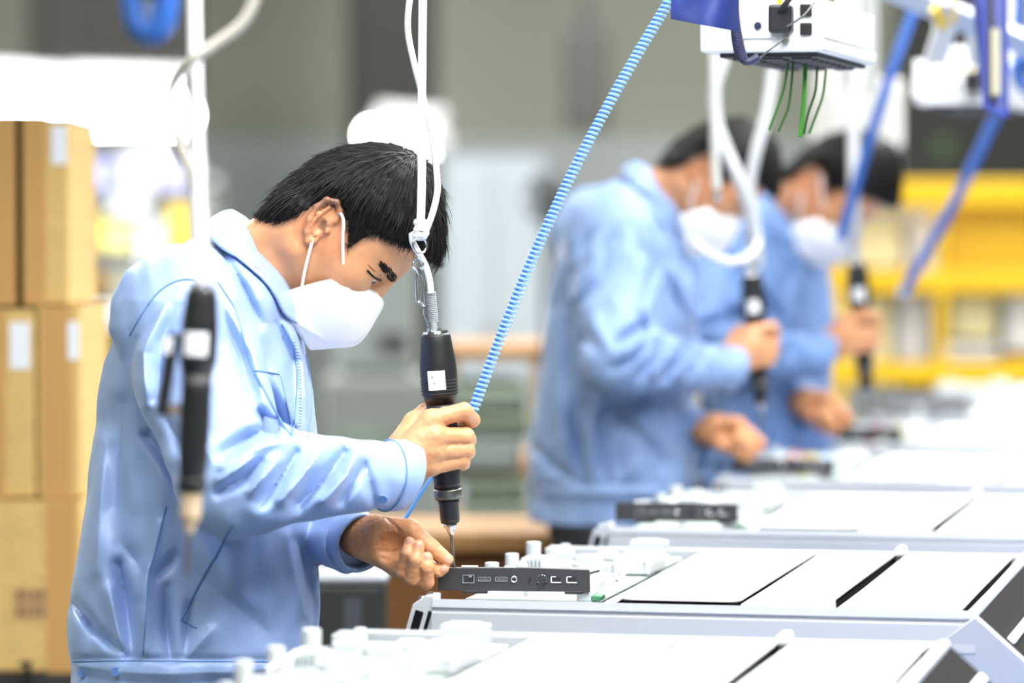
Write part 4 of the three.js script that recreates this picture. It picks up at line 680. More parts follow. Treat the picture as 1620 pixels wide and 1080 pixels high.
// hands: lists of tapered capsules, given in photo pixels + depth
function handRight(ox, oy, oz) {
  const j = (px, py, dz) => J(px + ox, py + oy, dz + oz), C = [];
  const W = j(624, 738, -0.038), W2 = j(560, 748, -0.075);
  const palm = [capOf(W2, W, 0.031, 0.027)];
  const F4 = [[[681, 664, -0.040], [734, 650, -0.032], [747, 664, 0.002], [730, 674, 0.028], 0.0102], [[688, 690, -0.045], [737, 690, -0.028], [741, 696, 0.008], [716, 698, 0.03], 0.0104], [[687, 714, -0.043], [738, 711, -0.026], [740, 715, 0.008], [716, 716, 0.03], 0.0098], [[682, 738, -0.038], [731, 729, -0.024], [733, 733, 0.006], [712, 734, 0.026], 0.0088]];
  F4.forEach((f) => { const [a, b, c, d] = f.slice(0, 4).map((q) => j(...q)), r = f[4]; palm.push(capOf(W.clone().lerp(a, 0.12), a, 0.019, r * 1.22)); C.push([capOf(a, b, r * 1.16, r), capOf(b, c, r * 1.02, r * 0.92), capOf(c, d, r * 0.92, r * 0.78)]); });
  const t = [[636, 704, -0.018], [655, 668, 0.004], [672, 652, 0.03], [700, 664, 0.04]].map((q) => j(...q)); palm.push(capOf(t[0], t[1], 0.018, 0.0125)); C.push([capOf(t[1], t[2], 0.0125, 0.0105), capOf(t[2], t[3], 0.0105, 0.0085)]);
  return { palm, fingers: C, tips: [], wrist: W };
}
function handLeft(ox, oy, oz) {
  const j = (px, py, dz) => J(px + ox, py + oy, dz + oz), C = [], tips = [];
  const W = j(578, 848, 0.03), W2 = j(524, 844, 0.09), palm = [capOf(W2, W, 0.027, 0.025), capOf(W, j(632, 858, 0.028), 0.026, 0.024)];
  const F4 = [[[663, 878, 0.026], [684, 899, 0.012], [694, 903, 0.006], [703, 899, 0.004], 0.0082], [[658, 888, 0.018], [674, 920, -0.012], [675, 896, -0.026], [675, 882, -0.024], 0.0098], [[645, 894, 0.012], [652, 915, -0.016], [657, 884, -0.03], [662, 863, -0.026], 0.0094], [[625, 896, 0.008], [636, 904, -0.012], [644, 874, -0.026], [648, 857, -0.022], 0.0085]];
  F4.forEach((f) => { const [a, b, c, d] = f.slice(0, 4).map((q) => j(...q)), r = f[4]; palm.push(capOf(W.clone().lerp(a, 0.15), a, 0.02, r * 1.3)); C.push([capOf(a, b, r * 1.2, r), capOf(b, c, r, r * 0.9), capOf(c, d, r * 0.9, r * 0.78)]); tips.push([c, d, r]); });
  const t = [[598, 842, 0.012], [648, 840, 0.008], [682, 866, 0.006], [708, 885, 0.004]].map((q) => j(...q)); palm.push(capOf(t[0], t[1], 0.021, 0.0145)); C.push([capOf(t[1], t[2], 0.0135, 0.0105), capOf(t[2], t[3], 0.0102, 0.0078)]); tips.push([t[2], t[3], 0.009]);
  return { palm, fingers: C, tips, wrist: W, hollow: [j(628, 868, -0.016), 0.026], off: [ox, oy], creases: [[[612, 822], [630, 838], [648, 860], [655, 876]], [[600, 872], [618, 874], [640, 868]], [[604, 884], [620, 888], [636, 884]], [[573, 842], [577, 856], [580, 868]]] };
}
function handSD(h) {
  return (x, y, z) => { let d = 1e9; for (const c of h.palm) d = smin(d, sdCap(x, y, z, c), 0.012); const own = [];
    for (const f of h.fingers) { let e = 1e9; for (const c of f) e = smin(e, sdCap(x, y, z, c), 0.003); own.push(e); }
    if (h.hollow) d = smax(d, h.hollow[1] - Math.hypot(x - h.hollow[0].x, (y - h.hollow[0].y) * 1.15, z - h.hollow[0].z), 0.012);
    if (h.creases && d < 0.01 && d > -0.01) { const dp = -z, px = 810 + x / dp * F - h.off[0], py = 365 + (CAM_H - y) / dp * F - h.off[1]; let D = 1e9; for (const L of h.creases) for (let k = 1; k < L.length; k++) { const ex = L[k][0] - L[k - 1][0], ey = L[k][1] - L[k - 1][1], t = clamp(((px - L[k - 1][0]) * ex + (py - L[k - 1][1]) * ey) / (ex * ex + ey * ey)); D = Math.min(D, Math.hypot(px - L[k - 1][0] - ex * t, py - L[k - 1][1] - ey * t)); } d += 0.0016 * Math.exp(-(D * D) / 7); }
    let m = 1e9; for (const e of own) m = smin(m, e, 0.0015); return smin(d, m, 0.006) + 0.0004 * noise3(x * 120, y * 120, z * 120); };
}
function boundsOf(caps, pad) { const lo = V3(1e9, 1e9, 1e9), hi = V3(-1e9, -1e9, -1e9); for (const c of caps) for (const [o, r] of [[0, c[6]], [3, c[7]]]) for (const [k, ax] of [[0, 'x'], [1, 'y'], [2, 'z']]) { lo[ax] = Math.min(lo[ax], c[o + k] - r - pad); hi[ax] = Math.max(hi[ax], c[o + k] + r + pad); } return [lo, hi]; }
// cloth folds sculpted as strokes: [depth in metres, half width in pixels, points...]
const torsoFolds = [[-0.012, 13, [188, 895], [200, 960], [208, 1034]], [-0.010, 11, [262, 930], [262, 990], [268, 1040]], [-0.008, 9, [115, 955], [150, 1000], [200, 1040]], [0.008, 13, [232, 900], [228, 1030]], [0.008, 12, [172, 935], [192, 1035]], [-0.006, 16, [195, 865], [225, 905]], [-0.012, 12, [235, 690], [265, 732], [300, 780], [335, 835]], [0.007, 22, [165, 700], [150, 900]], [-0.006, 18, [195, 640], [180, 800]], [-0.008, 9, [412, 606], [430, 640], [457, 690]], [0.005, 11, [432, 590], [474, 684]], [-0.008, 10, [343, 385], [385, 455], [412, 512]], [-0.005, 9, [436, 512], [462, 570], [468, 690]], [0.004, 8, [452, 512], [480, 570], [486, 690]], [-0.010, 13, [470, 860], [498, 960]], [0.006, 14, [455, 850], [480, 970]], [-0.004, 25, [300, 900], [420, 1000]], [0.005, 20, [320, 870], [400, 960]], [-0.0025, 7, [100, 1044], [250, 1044], [500, 1046]], [0.006, 10, [250, 830], [240, 880], [222, 940]], [-0.006, 10, [275, 880], [245, 915]], [0.006, 12, [330, 1000], [300, 1036]], [-0.006, 10, [300, 960], [290, 1036]]];
const sleeveFolds = [[-0.014, 13, [352, 718], [392, 692], [430, 674]], [0.007, 9, [352, 738], [395, 712], [442, 700]], [-0.010, 8, [412, 652], [432, 684]], [-0.011, 10, [345, 778], [385, 757], [412, 730]], [0.009, 10, [350, 760], [405, 720]], [-0.012, 11, [412, 795], [440, 762], [468, 718]], [0.009, 10, [398, 778], [438, 728]], [-0.013, 12, [472, 797], [510, 762], [545, 716]], [0.010, 11, [446, 792], [490, 738], [505, 712]], [0.010, 11, [512, 794], [548, 752], [562, 716]], [-0.007, 9, [540, 792], [572, 742]], [-0.005, 9, [578, 735], [592, 800]], [-0.006, 12, [258, 468], [214, 528], [194, 612]], [0.007, 12, [262, 482], [226, 556], [230, 640]], [-0.007, 11, [288, 472], [256, 540], [250, 630]], [0.006, 15, [312, 482], [302, 622]], [-0.006, 14, [335, 470], [378, 560], [404, 650]], [0.006, 12, [350, 470], [400, 560], [420, 640]], [-0.006, 12, [262, 660], [300, 730]], [0.005, 14, [290, 640], [330, 720]]];
function foldMap(strokes) {
  const x0 = 60, y0 = 320, st = 3, w = 220, h = 300, m = new Float32Array(w * h);
  for (const [a, wd, ...pts] of strokes) for (let j = 0; j < h; j++) for (let i = 0; i < w; i++) {
    const x = x0 + i * st, y = y0 + j * st; let d = 1e9, along = 0;
    for (let k = 1; k < pts.length; k++) { const [ax, ay] = pts[k - 1], ex = pts[k][0] - ax, ey = pts[k][1] - ay, t = clamp(((x - ax) * ex + (y - ay) * ey) / (ex * ex + ey * ey)), q = Math.hypot(x - ax - ex * t, y - ay - ey * t); if (q < d) { d = q; along = (k - 1 + t) / (pts.length - 1); } }
    if (d < wd * 3) m[j * w + i] += 1.6 * a * (0.6 * Math.exp(-(d * d) / (wd * wd)) + 0.4 * Math.exp(-2.2 * d / wd)) * (0.45 + 0.55 * Math.sin(clamp(along * 0.9 + 0.08) * Math.PI));
  }
  return (px, py) => { const i = (px - x0) / st, j = (py - y0) / st, i0 = Math.floor(i), j0 = Math.floor(j); if (i0 < 0 || j0 < 0 || i0 >= w - 1 || j0 >= h - 1) return 0; const a = i - i0, b = j - j0, o = j0 * w + i0; return lerp(lerp(m[o], m[o + 1], a), lerp(m[o + w], m[o + w + 1], a), b); };
}
const foldT = foldMap(torsoFolds), foldS = foldMap(sleeveFolds);
const torsoTab = [[395, 318, 425, 0.10], [430, 262, 452, 0.155], [470, 215, 462, 0.19], [520, 184, 474, 0.205], [570, 168, 486, 0.205], [620, 162, 498, 0.20], [700, 150, 505, 0.192], [800, 135, 503, 0.188], [900, 121, 500, 0.19], [1000, 112, 498, 0.195], [1036, 112, 494, 0.198], [1052, 115, 484, 0.19], [1110, 112, 480, 0.19], [1150, 114, 478, 0.188]];
function tab(y) { const T = torsoTab; if (y <= T[0][0]) return T[0]; for (let i = 1; i < T.length; i++) if (y < T[i][0]) { const t = (y - T[i - 1][0]) / (T[i][0] - T[i - 1][0]), s = t; return T[i].map((v, k) => lerp(T[i - 1][k], v, s)); } return T[T.length - 1]; }
// collar, mask and cuffs are sheets through point grids
function spline(pts, n) { return new THREE.CatmullRomCurve3(pts, false, 'centripetal').getPoints(n); }
const latJ = (px, py, l) => { const [x, y] = mid2(px, py); return V3(x, y, ZC + l); };
function collarGeo(sd) {
  const top = [[448, 482, 0.036], [430, 443, 0.06], [411, 396, 0.068], [391, 353, 0.058], [370, 335, 0.03], [363, 332, 0]], bot = [[440, 509, 0.052], [411, 506, 0.095], [376, 446, 0.118], [347, 385, 0.098], [338, 366, 0.045], [334, 362, 0]];
  const full = (L) => { const a = L.map((q) => latJ(...q)), b = L.slice(0, -1).reverse().map(([x, y, l]) => latJ(x, y, -l)); return spline([...a, ...b], 48); };
  const T = full(top), B = full(bot), inner = full(top.map(([x, y, l]) => [x + 10, y + 26, l * 0.78])), rows = [];
  for (const s of [0, 0.5, 1]) rows.push(inner.map((p, i) => p.clone().lerp(T[i], s)));
  for (const s of [0.06, 0.2, 0.4, 0.6, 0.8, 1]) rows.push(T.map((p, i) => { const q = p.clone().lerp(B[i], s), c = V3(latJ(395, 430, 0).x, q.y, ZC), o = q.clone().sub(c).normalize(); q.addScaledVector(o, 0.010 * Math.sin(s * 3.14) + 0.003); for (let k = 0; k < 4; k++) { const v = sd(q.x, q.y, q.z), m = 0.004 + 0.003 * (1 - s); if (v > m) break; const e = 0.002, g = V3(sd(q.x + e, q.y, q.z) - v, sd(q.x, q.y + e, q.z) - v, sd(q.x, q.y, q.z + e) - v).normalize(); q.addScaledVector(g, Math.min(m - v, 0.02)); } return q; }));
  const push = (q, m) => { const v = sd(q.x, q.y, q.z); if (v < m) { const e = 0.003, g = V3(sd(q.x + e, q.y, q.z) - v, sd(q.x, q.y + e, q.z) - v, sd(q.x, q.y, q.z + e) - v).normalize(); q.addScaledVector(g, Math.min(m - v, 0.015)); } };
  for (let pass = 0; pass < 6; pass++) for (let r = 3; r < rows.length; r++) { const o = rows[r].map((p) => p.clone()); for (let i = 1; i < o.length - 1; i++) rows[r][i].copy(o[i - 1]).add(o[i + 1]).addScaledVector(o[i], 2).multiplyScalar(0.25); for (const q of rows[r]) push(q, 0.004); }
  return sheet(rows, 0.0032);
}
function maskGeo() {
  const R = [[598, 463, 0], [606, 480, 0], [594, 505, 0], [578, 531, 0], [562, 546, 0], [528, 550, 0], [492, 553, 0]], E = [[596, 461, 0.010], [573, 449, 0.034], [546, 440, 0.052], [502, 446, 0.067], [449, 468, 0.064], [463, 505, 0.052], [490, 551, 0.012]];
  const r = spline(R.map((q) => latJ(...q)), 36), e = spline(E.map((q) => latJ(...q)), 36), half = [];
  for (let i = 0; i <= 14; i++) { const s = i / 14; half.push(r.map((p, k) => { const q = p.clone().lerp(e[k], s), t = k / 36; const wd = Math.sin(Math.min(1, t * 1.15) * 3.14159) * 0.6 + 0.4; let bulge = 0.021 * Math.pow(Math.sin(Math.pow(s, 0.75) * 3.14159), 0.8) * wd; for (const c of [0.16, 0.8]) bulge += 0.0022 * Math.exp(-(((t - c) / 0.02) ** 2)); bulge += 0.002 * Math.exp(-(((s - 0.78) / 0.03) ** 2)) + 0.0006 * noise3(q.x * 60, q.y * 60, s * 4); q.z += bulge; return q; })); }
  const rows = [...half.slice(1).reverse(), ...half.map((row) => row.map((p) => V3(p.x, p.y, 2 * ZC - p.z)))].map((row) => row);
  return sheet(rows, 0.0016);
}
function cuffGeo(a, b, ra, rb, slant) {
  const ax = b.clone().sub(a).normalize(), s1 = V3(0, 1, 0).addScaledVector(ax, -ax.y).normalize(), s2 = ax.clone().cross(s1), rows = [], n = 36;
  const prof = [[0.75, -0.012, 1], [0.9, 0.0, 1], [1, 0.35, 0], [1.01, 0.7, 0], [1.0, 0.97, 0], [0.96, 1.0, 0], [0.90, 0.97, 0], [0.86, 0.7, 0]];
  for (const [k, t] of prof) { const row = []; for (let i = 0; i <= n; i++) { const w = i / n * 6.28319, r = lerp(ra, rb, t) * k * (1 + 0.03 * Math.sin(w * 2 + 0.5) + 0.015 * Math.sin(w * 5)), off = slant * Math.sin(w + 1.5708) * clamp(t); row.push(a.clone().lerp(b, t).addScaledVector(ax, off).addScaledVector(s1, Math.cos(w) * r).addScaledVector(s2, Math.sin(w) * r * 0.96)); } rows.push(row); }
  return sheet(rows, 0.0016);
}
const skinBase = lin('#cb9064'), skinRed = lin('#c27852'), skinPale = lin('#d8a67c'), hairTone = lin('#4a3a30');
function person(o) {
  const drop = o.drop || 0, lean = o.bodyLean || 0, fine = o.detail ? 1 : 2;
  const rOff = o.rh || [0, 0, 0], lOff = o.lh || [0, 0, 0];
  const HR = handRight(...rOff), HLf = handLeft(...lOff);
  const eR = J(...(o.elbowR || [372, 757, -0.19])), eL = J(...(o.elbowL || [395, 790, 0.28])), sR = J(285, 505, -0.02), sL = J(285, 500, 0.22), wR = J(606 + rOff[0], 752 + rOff[1], -0.062 + rOff[2]), wL = J(556 + lOff[0], 853 + lOff[1], 0.045 + lOff[2]);
  const sleeveR = [capOf(sR, eR, 0.086, 0.066), capOf(eR, wR, 0.063, 0.0395)], sleeveL = [capOf(sL, eL, 0.085, 0.064), capOf(eL, wL, 0.06, 0.04)];
  const yoke = [capOf(J(358, 458), J(290, 484, -0.03), 0.056, 0.076), capOf(J(358, 458), J(290, 480, 0.23), 0.056, 0.076)], hemPx = 1112 + drop;
  const yMap = (py) => py - drop * sstep(600, 1040 + drop, py);
  const wDir = wR.clone().sub(eR).normalize(), wEnd = wR.clone().addScaledVector(wDir, 0.004), lDir = wL.clone().sub(eL).normalize(), lEnd = wL.clone().addScaledVector(lDir, 0.004);
  function torsoSD(x, y, z) {
    const pyRaw = 365 + (CAM_H - y) / SC, py = yMap(pyRaw), t = tab(py), ls = lean * sstep(500, 900, pyRaw), xb = (t[1] + ls - 810) * SC, xf = (t[2] + ls * 0.0 - 810) * SC, a = (xf - xb) / 2, xc = (xf + xb) / 2, b = t[3];
    const nx = Math.abs(x - xc) / a, nz = Math.abs(z - ZC) / b, q = Math.pow(Math.pow(nx, 2.3) + Math.pow(nz, 2.3), 1 / 2.3);
    let d = (q - 1) * Math.min(a, b) * 0.95;
    d = smax(d, (424 - pyRaw) * SC, 0.05);
    for (const c of yoke) d = smin(d, sdCap(x, y, z, c), 0.05);
    if (Math.abs(d) < 0.04) {
      const dp = -z, px = 810 + x / dp * F, pp = yMap(365 + (CAM_H - y) / dp * F), near = sstep(-0.02, 0.06, z - ZC);
      d -= foldT(px, pp) * near * 1.0 + (1 - near) * 0.006 * noise3(x * 9, y * 3, z * 9);
      d -= 0.005 * noise3(px / 70, pp / 210, z * 4 + 3) * sstep(430, 520, pp) + 0.0012 * noise3(px / 40, pp / 90, z * 9);
    }
    return Math.max(d, (pyRaw - hemPx) * SC);
  }
  const dR = [sR, eR, wR].map((p) => p.clone());
  function sleeveSD(x, y, z) {
    let d = smin(sdCap(x, y, z, sleeveR[0]), sdCap(x, y, z, sleeveR[1]), 0.028);
    if (Math.abs(d) < 0.04) { const dp = -z, px = 810 + x / dp * F, py = 365 + (CAM_H - y) / dp * F; const sx = o.elbowR ? (372 - o.elbowR[0]) * sstep(560, 740, py) : 0, sy = o.elbowR ? (757 - o.elbowR[1]) * sstep(560, 740, py) : 0; d -= foldS(px + sx, py + sy) * 1.35 + 0.002 * noise3(px / 60, py / 60, z * 6); }
    d = Math.max(d, (x - wEnd.x) * wDir.x + (y - wEnd.y) * wDir.y + (z - wEnd.z) * wDir.z);
    let e = smin(sdCap(x, y, z, sleeveL[0]), sdCap(x, y, z, sleeveL[1]), 0.03); e -= 0.004 * noise3(x * 25, y * 22, z * 20);
    e = Math.max(e, (x - lEnd.x) * lDir.x + (y - lEnd.y) * lDir.y + (z - lEnd.z) * lDir.z);
    return [d, e];
  }
  const jacketSD = (x, y, z) => { const t = torsoSD(x, y, z), [r, l] = sleeveSD(x, y, z); return smin(smin(t, r, 0.004), l, 0.006); };
  // ---- group at the feet ----
  const footY = o.floorY || 0, base = V3((310 - 810) * SC, footY, ZC);
  const t = thing('person', o.label, 'person', [0, 0, 0], 0), put = (g) => (g.translate(-base.x, -base.y, -base.z), g);
  // body: one continuous skin
  const headLo = V3(EAR.x - 0.16, EAR.y - 0.19, ZC - 0.10), headHi = V3(EAR.x + 0.16, EAR.y + 0.14, ZC + 0.10);
  const headG = nets(headSD, headLo, headHi, 0.0026 * fine), rSD = handSD(HR), lSD = handSD(HLf);
  const rB = boundsOf([...HR.palm, ...HR.fingers.flat()], 0.006), lB = boundsOf([...HLf.palm, ...HLf.fingers.flat()], 0.006);
  const rG = nets(rSD, rB[0], rB[1], 0.0024 * fine), lG = nets(lSD, lB[0], lB[1], 0.0024 * fine);
  const hipY = lerp(footY, J(330, 1080 + drop).y, 0.97), hx = base.x, ank = footY + 0.09;
  const legs = [-1, 1].map((s) => { const h = V3(hx - 0.02 + lean * 0.4 * SC, hipY, ZC + s * 0.09), k = V3(hx + 0.03 + lean * 0.4 * SC, lerp(ank, hipY, 0.53), ZC + s * 0.10), a = V3(hx - 0.03, ank, ZC + s * 0.105); return [h, k, a]; });
  const inner = [capOf(J(390, 440), J(330, 600), 0.05, 0.10), capOf(J(330, 600), J(310 + lean * 0.4, 1000 + drop), 0.10, 0.11 - lean * 0.0003), capOf(sR, eR, 0.045, 0.038), capOf(eR, HR.wrist, 0.038, 0.026), capOf(sL, eL, 0.045, 0.038), capOf(eL, HLf.wrist, 0.038, 0.025), capOf(J(380, 450), sR, 0.045, 0.05), capOf(J(380, 450), sL, 0.045, 0.05), ...legs.flatMap(([h, k, a]) => [capOf(h, k, 0.075, 0.05), capOf(k, a, 0.05, 0.035), capOf(a.clone().add(V3(0, -0.04, 0)), a.clone().add(V3(0.14, -0.055, 0)), 0.035, 0.03)])];
  const iB = boundsOf(inner, 0.02), iG = nets((x, y, z) => { let d = 1e9; for (const c of inner) d = smin(d, sdCap(x, y, z, c), 0.03); return d; }, iB[0], iB[1], 0.012);
  const tone = (k, m) => (x, y, z) => { const n = noise3(x * 22, y * 22, z * 22) * 0.5 + noise3(x * 60, y * 60, z * 60) * 0.25, c = skinBase.clone().lerp(n > 0 ? skinRed : skinPale, Math.abs(n) * 0.45); return m ? m(c, x, y, z) : c; };
  paint(headG, tone(0, (c, x, y, z) => {
    const rx = x - EAR.x, ry = y - EAR.y, lx = rx * fx + ry * fy, ly = rx * ux + ry * uy, az = Math.abs(z - EAR.z);
    const e = Math.hypot(lx, ly - 0.002); if (az > 0.066 && e < 0.04) c.lerp(skinRed, 0.45);
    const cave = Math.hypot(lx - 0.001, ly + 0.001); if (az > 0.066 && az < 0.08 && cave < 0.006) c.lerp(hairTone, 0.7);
    const k = polySD(keep2, x, y); if (k < 0.012 && az > 0.03) c.lerp(hairTone, 0.75 * sstep(0.012, -0.002, k)); return c;
  }));
  paint(rG, tone(0)); paint(lG, tone(0)); paint(iG, tone(0));
  const strip = (g) => g;
  const body = mergeGeometries([headG, rG, lG, iG].map(strip)); put(body);
  part('body', body, skin, t);
  // hair: a cap with tufts laid along its flow
  const hg = nets(hairSD, V3(EAR.x - 0.13, EAR.y - 0.10, ZC - 0.10), V3(EAR.x + 0.19, EAR.y + 0.13, ZC + 0.10), 0.003 * fine);
  {
    seed = 4242; const p = hg.attributes.position, n = hg.attributes.normal, ix = hg.index.array, whorl = HL(0.012, 0.135, 0.02), pos = [], nor = [], idx = [], count = o.detail ? 15000 : 1500;
    for (let q = 0; q < count; q++) {
      const f = Math.floor(rnd() * ix.length / 3) * 3, k = ix[f + Math.floor(rnd() * 3)], a = V3(p.getX(k), p.getY(k), p.getZ(k)), N = V3(n.getX(k), n.getY(k), n.getZ(k));
      const dir = a.clone().sub(whorl); if (dir.length() < 0.004) continue; dir.normalize(); dir.add(V3(0.02, -0.35, 0)).addScaledVector(V3(rr(-1, 1), rr(-1, 1), rr(-1, 1)), 0.14); dir.addScaledVector(N, -dir.dot(N)).normalize();
      const L = rr(0.014, 0.034) * (polySD(keep2, a.x, a.y) > -0.012 ? 0.5 : 1), w = rr(0.0003, 0.0007) * (o.detail ? 1 : 2), side = dir.clone().cross(N).normalize(), b0 = pos.length / 3, lift = rr(0.0003, 0.0014);
      for (let s = 0; s <= 4; s++) { const u = s / 4; const c = a.clone().addScaledVector(dir, L * u).addScaledVector(N, lift * Math.sin(u * 2.4) + 0.0006); c.addScaledVector(N, -L * L * u * u * 6.2);
        const ww = w * (1 - u * 0.85); pos.push(c.x - side.x * ww, c.y - side.y * ww, c.z - side.z * ww, c.x + side.x * ww, c.y + side.y * ww, c.z + side.z * ww, c.x + N.x * ww * 1.2, c.y + N.y * ww * 1.2, c.z + N.z * ww * 1.2);
        nor.push(N.x - side.x, N.y - side.y, N.z - side.z, N.x + side.x, N.y + side.y, N.z + side.z, N.x, N.y, N.z);
        if (s) { const c0 = b0 + (s - 1) * 3, c1 = b0 + s * 3; idx.push(c0, c0 + 2, c1, c0 + 2, c1 + 2, c1, c0 + 2, c0 + 1, c1 + 2, c0 + 1, c1 + 1, c1 + 2); } }
    }
    const sg = new THREE.BufferGeometry(); sg.setAttribute('position', new THREE.Float32BufferAttribute(pos, 3)); sg.setAttribute('normal', new THREE.Float32BufferAttribute(nor, 3)); sg.setAttribute('uv', new THREE.Float32BufferAttribute(new Float32Array(pos.length / 3 * 2), 2)); sg.setIndex(idx);
    part('hair', put(mergeGeometries([hg, sg])), hairMat, t);
  }
  // eyes, lashes and brows
  for (const s of [1, -1]) {
    const eye = part('eye', put(new THREE.SphereGeometry(0.0124, 18, 14).translate(...HL(0.0815, 0.0035, s * 0.032).toArray())), M('#efece8', 0.25), t);
    part('iris', put(new THREE.SphereGeometry(0.0058, 14, 10).translate(...HL(0.089, 0.0005, s * 0.0325).toArray())), M('#1d120c', 0.2), eye);
  }
  {
    const onFace = (px, py) => { const a = at(px, py, 4.3), dir = at(px, py, 4.9).sub(a).normalize(); let q = a.clone(); for (let i = 0; i < 60; i++) { const d = headSD(q.x, q.y, q.z); if (d < 0.0003) return q; q.addScaledVector(dir, Math.max(d * 0.7, 0.0004)); } return null; };
    const mir = (p) => V3(p.x, p.y, 2 * ZC - p.z);
    seed = 77; const bw = [], lash = [[581, 427], [587, 434], [594, 440], [602, 444]].map(([x, y]) => onFace(x, y)).filter(Boolean).map((p) => p.add(V3(0, 0, 0.0006))), fold = [[583, 419], [592, 428], [603, 436]].map(([x, y]) => onFace(x, y)).filter(Boolean);
    for (let i = 0; i < 170; i++) { const u = rnd(), v = rr(-1, 1) * lerp(3.5, 7.5, u), x = lerp(604, 627, u) + v * 0.8, y = lerp(420, 448, u) - v * 0.65, a = onFace(x, y), b = onFace(x - 2 + rr(-2, 2), y - 5 + rr(-2, 2)); if (a && b && a.distanceTo(b) < 0.012) bw.push(bar(a.add(V3(0, 0, 0.0004)), b.add(V3(0, 0, 0.0016)), 0.00055, 4)); }
    const both = (g) => { const m = g.clone().applyMatrix4(new THREE.Matrix4().makeScale(1, 1, -1)).translate(0, 0, 2 * ZC); return [put(g), put(m)]; };
    if (bw.length) for (const g of both(mergeGeometries(bw.map(flat)))) part('eyebrow', g, hairMat, t);
    if (lash.length > 2) for (const g of both(tube(lash, 0.0014, 20, 6))) part('eyelash', g, hairMat, t);
    if (fold.length > 2) for (const g of both(tube(fold, 0.0007, 20, 5))) part('eyelid_fold', g, M('#8a5540', 0.6), t);
  }
  // face mask with ear loops
  const mask = part('face_mask', put(maskGeo()), maskMat, t);
  for (const s of [1, -1]) { const z = (l) => s * l; const loop = (pts) => put(sheet(spline(pts.map(([x, y, l]) => latJ(x, y, z(l))), 14).map((p) => [p.clone().add(V3(-0.0018, 0, 0)), p.clone().add(V3(0.0018, 0, 0))]), 0.0012)); part('ear_loop', loop([[547, 442, 0.056], [547, 410, 0.07], [547, 375, 0.080], [548, 346, 0.083], [538, 330, 0.076]]), white, mask); part('ear_loop', loop([[482, 456, 0.069], [488, 425, 0.074], [496, 395, 0.080], [500, 378, 0.078]]), white, mask); }
  // jacket
  const jl = boundsOf([...sleeveR, ...sleeveL, ...yoke], 0.03); jl[0].x = Math.min(jl[0].x, (100 - 810) * SC); jl[1].x = Math.max(jl[1].x, (520 - 810) * SC); jl[0].y = CAM_H - (hemPx - 365) * SC - 0.03; jl[0].z = Math.min(jl[0].z, ZC - 0.24); jl[1].z = Math.max(jl[1].z, ZC + 0.24);
  const jacket = part('jacket', put(nets(jacketSD, jl[0], jl[1], 0.0032 * (o.detail ? 1 : 2.6))), o.cloth || cloth, t);
  part('collar', put(collarGeo(jacketSD)), o.cloth || cloth, jacket);
  const rAx = HR.wrist.clone(), cA = wR.clone().addScaledVector(wDir, -0.006), cB = wR.clone().addScaledVector(wDir, 0.034);
  const ring = []; for (let i = 0; i <= 40; i++) { const w = i / 40 * 6.28319, s1 = V3(0, 1, 0).addScaledVector(wDir, -wDir.y).normalize(), s2 = wDir.clone().cross(s1), r = 0.0422; ring.push(cA.clone().lerp(cB, 0.3).addScaledVector(wDir, 0.003 * Math.sin(w + 1.57)).addScaledVector(s1, Math.cos(w) * r * (1 + 0.03 * Math.sin(w * 2 + 0.5))).addScaledVector(s2, Math.sin(w) * r * 0.965)); }
  if (o.detail) part('cuff_seam', put(tube(ring, 0.0009, 80, 5)), seamMat, jacket);
  part('cuff', put(cuffGeo(cA, cB, 0.0415, 0.041, 0.010)), o.cloth || cloth, jacket);
  part('cuff', put(cuffGeo(wL.clone().addScaledVector(lDir, -0.006), wL.clone().addScaledVector(lDir, 0.026), 0.039, 0.0365, 0.006)), o.cloth || cloth, jacket);
  if (o.detail) {
    // seams laid on the cloth
    const drape = (px, py) => { const a = at(px, py, 3.9), b = at(px, py, 4.9), dir = b.clone().sub(a).normalize(); let s = 0; for (let i = 0; i < 90; i++) { const q = a.clone().addScaledVector(dir, s), d = jacketSD(q.x, q.y, q.z); if (d < 0.0004) return q; s += Math.max(d * 0.5, 0.0006); if (s > 1) break; } return null; };
    const seam = (pts, r, n = 40, m = seamMat, name = 'seam') => { const c = new THREE.CatmullRomCurve3(pts.map(([x, y]) => V3(x, y, 0)), false, 'centripetal').getPoints(n).map((p) => drape(p.x, p.y)).filter(Boolean); if (c.length > 4) part(name, put(tube(c, r, n * 2, 6)), m, jacket); };
    seam([[330, 448], [290, 442], [255, 458], [228, 492], [205, 530]], 0.0011); seam([[345, 446], [372, 490], [392, 560], [405, 595]], 0.0011);
    seam([[263, 800], [246, 870], [236, 905], [232, 960], [226, 1036]], 0.0011); seam([[368, 832], [340, 880], [312, 930], [287, 980]], 0.0016); seam([[287, 981], [300, 988], [312, 993]], 0.001);
    seam([[402, 586], [420, 588], [442, 592]], 0.0011); seam([[404, 590], [424, 630], [448, 672], [462, 690]], 0.0016); seam([[462, 690], [458, 660], [444, 595]], 0.0009);
    seam([[446, 512], [462, 545], [470, 590], [468, 640], [463, 688]], 0.0009, 50); seam([[484, 560], [492, 600], [492, 650], [486, 694]], 0.0009); seam([[115, 1046], [200, 1045], [300, 1046], [400, 1046], [470, 1048]], 0.001, 60);
    // stitches across the placket
    const st = []; for (let i = 0; i < 34; i++) { const u = i / 33, x = lerp(466, 476, Math.sin(u * 2.6)), y = lerp(530, 692, u), a = drape(x - 2.2, y), b = drape(x + 2.2, y + 1); if (a && b) st.push(bar(a, b, 0.0006, 5)); } if (st.length) part('zip_teeth', put(mergeGeometries(st.map(flat))), M('#b9d4ee', 0.5), jacket);
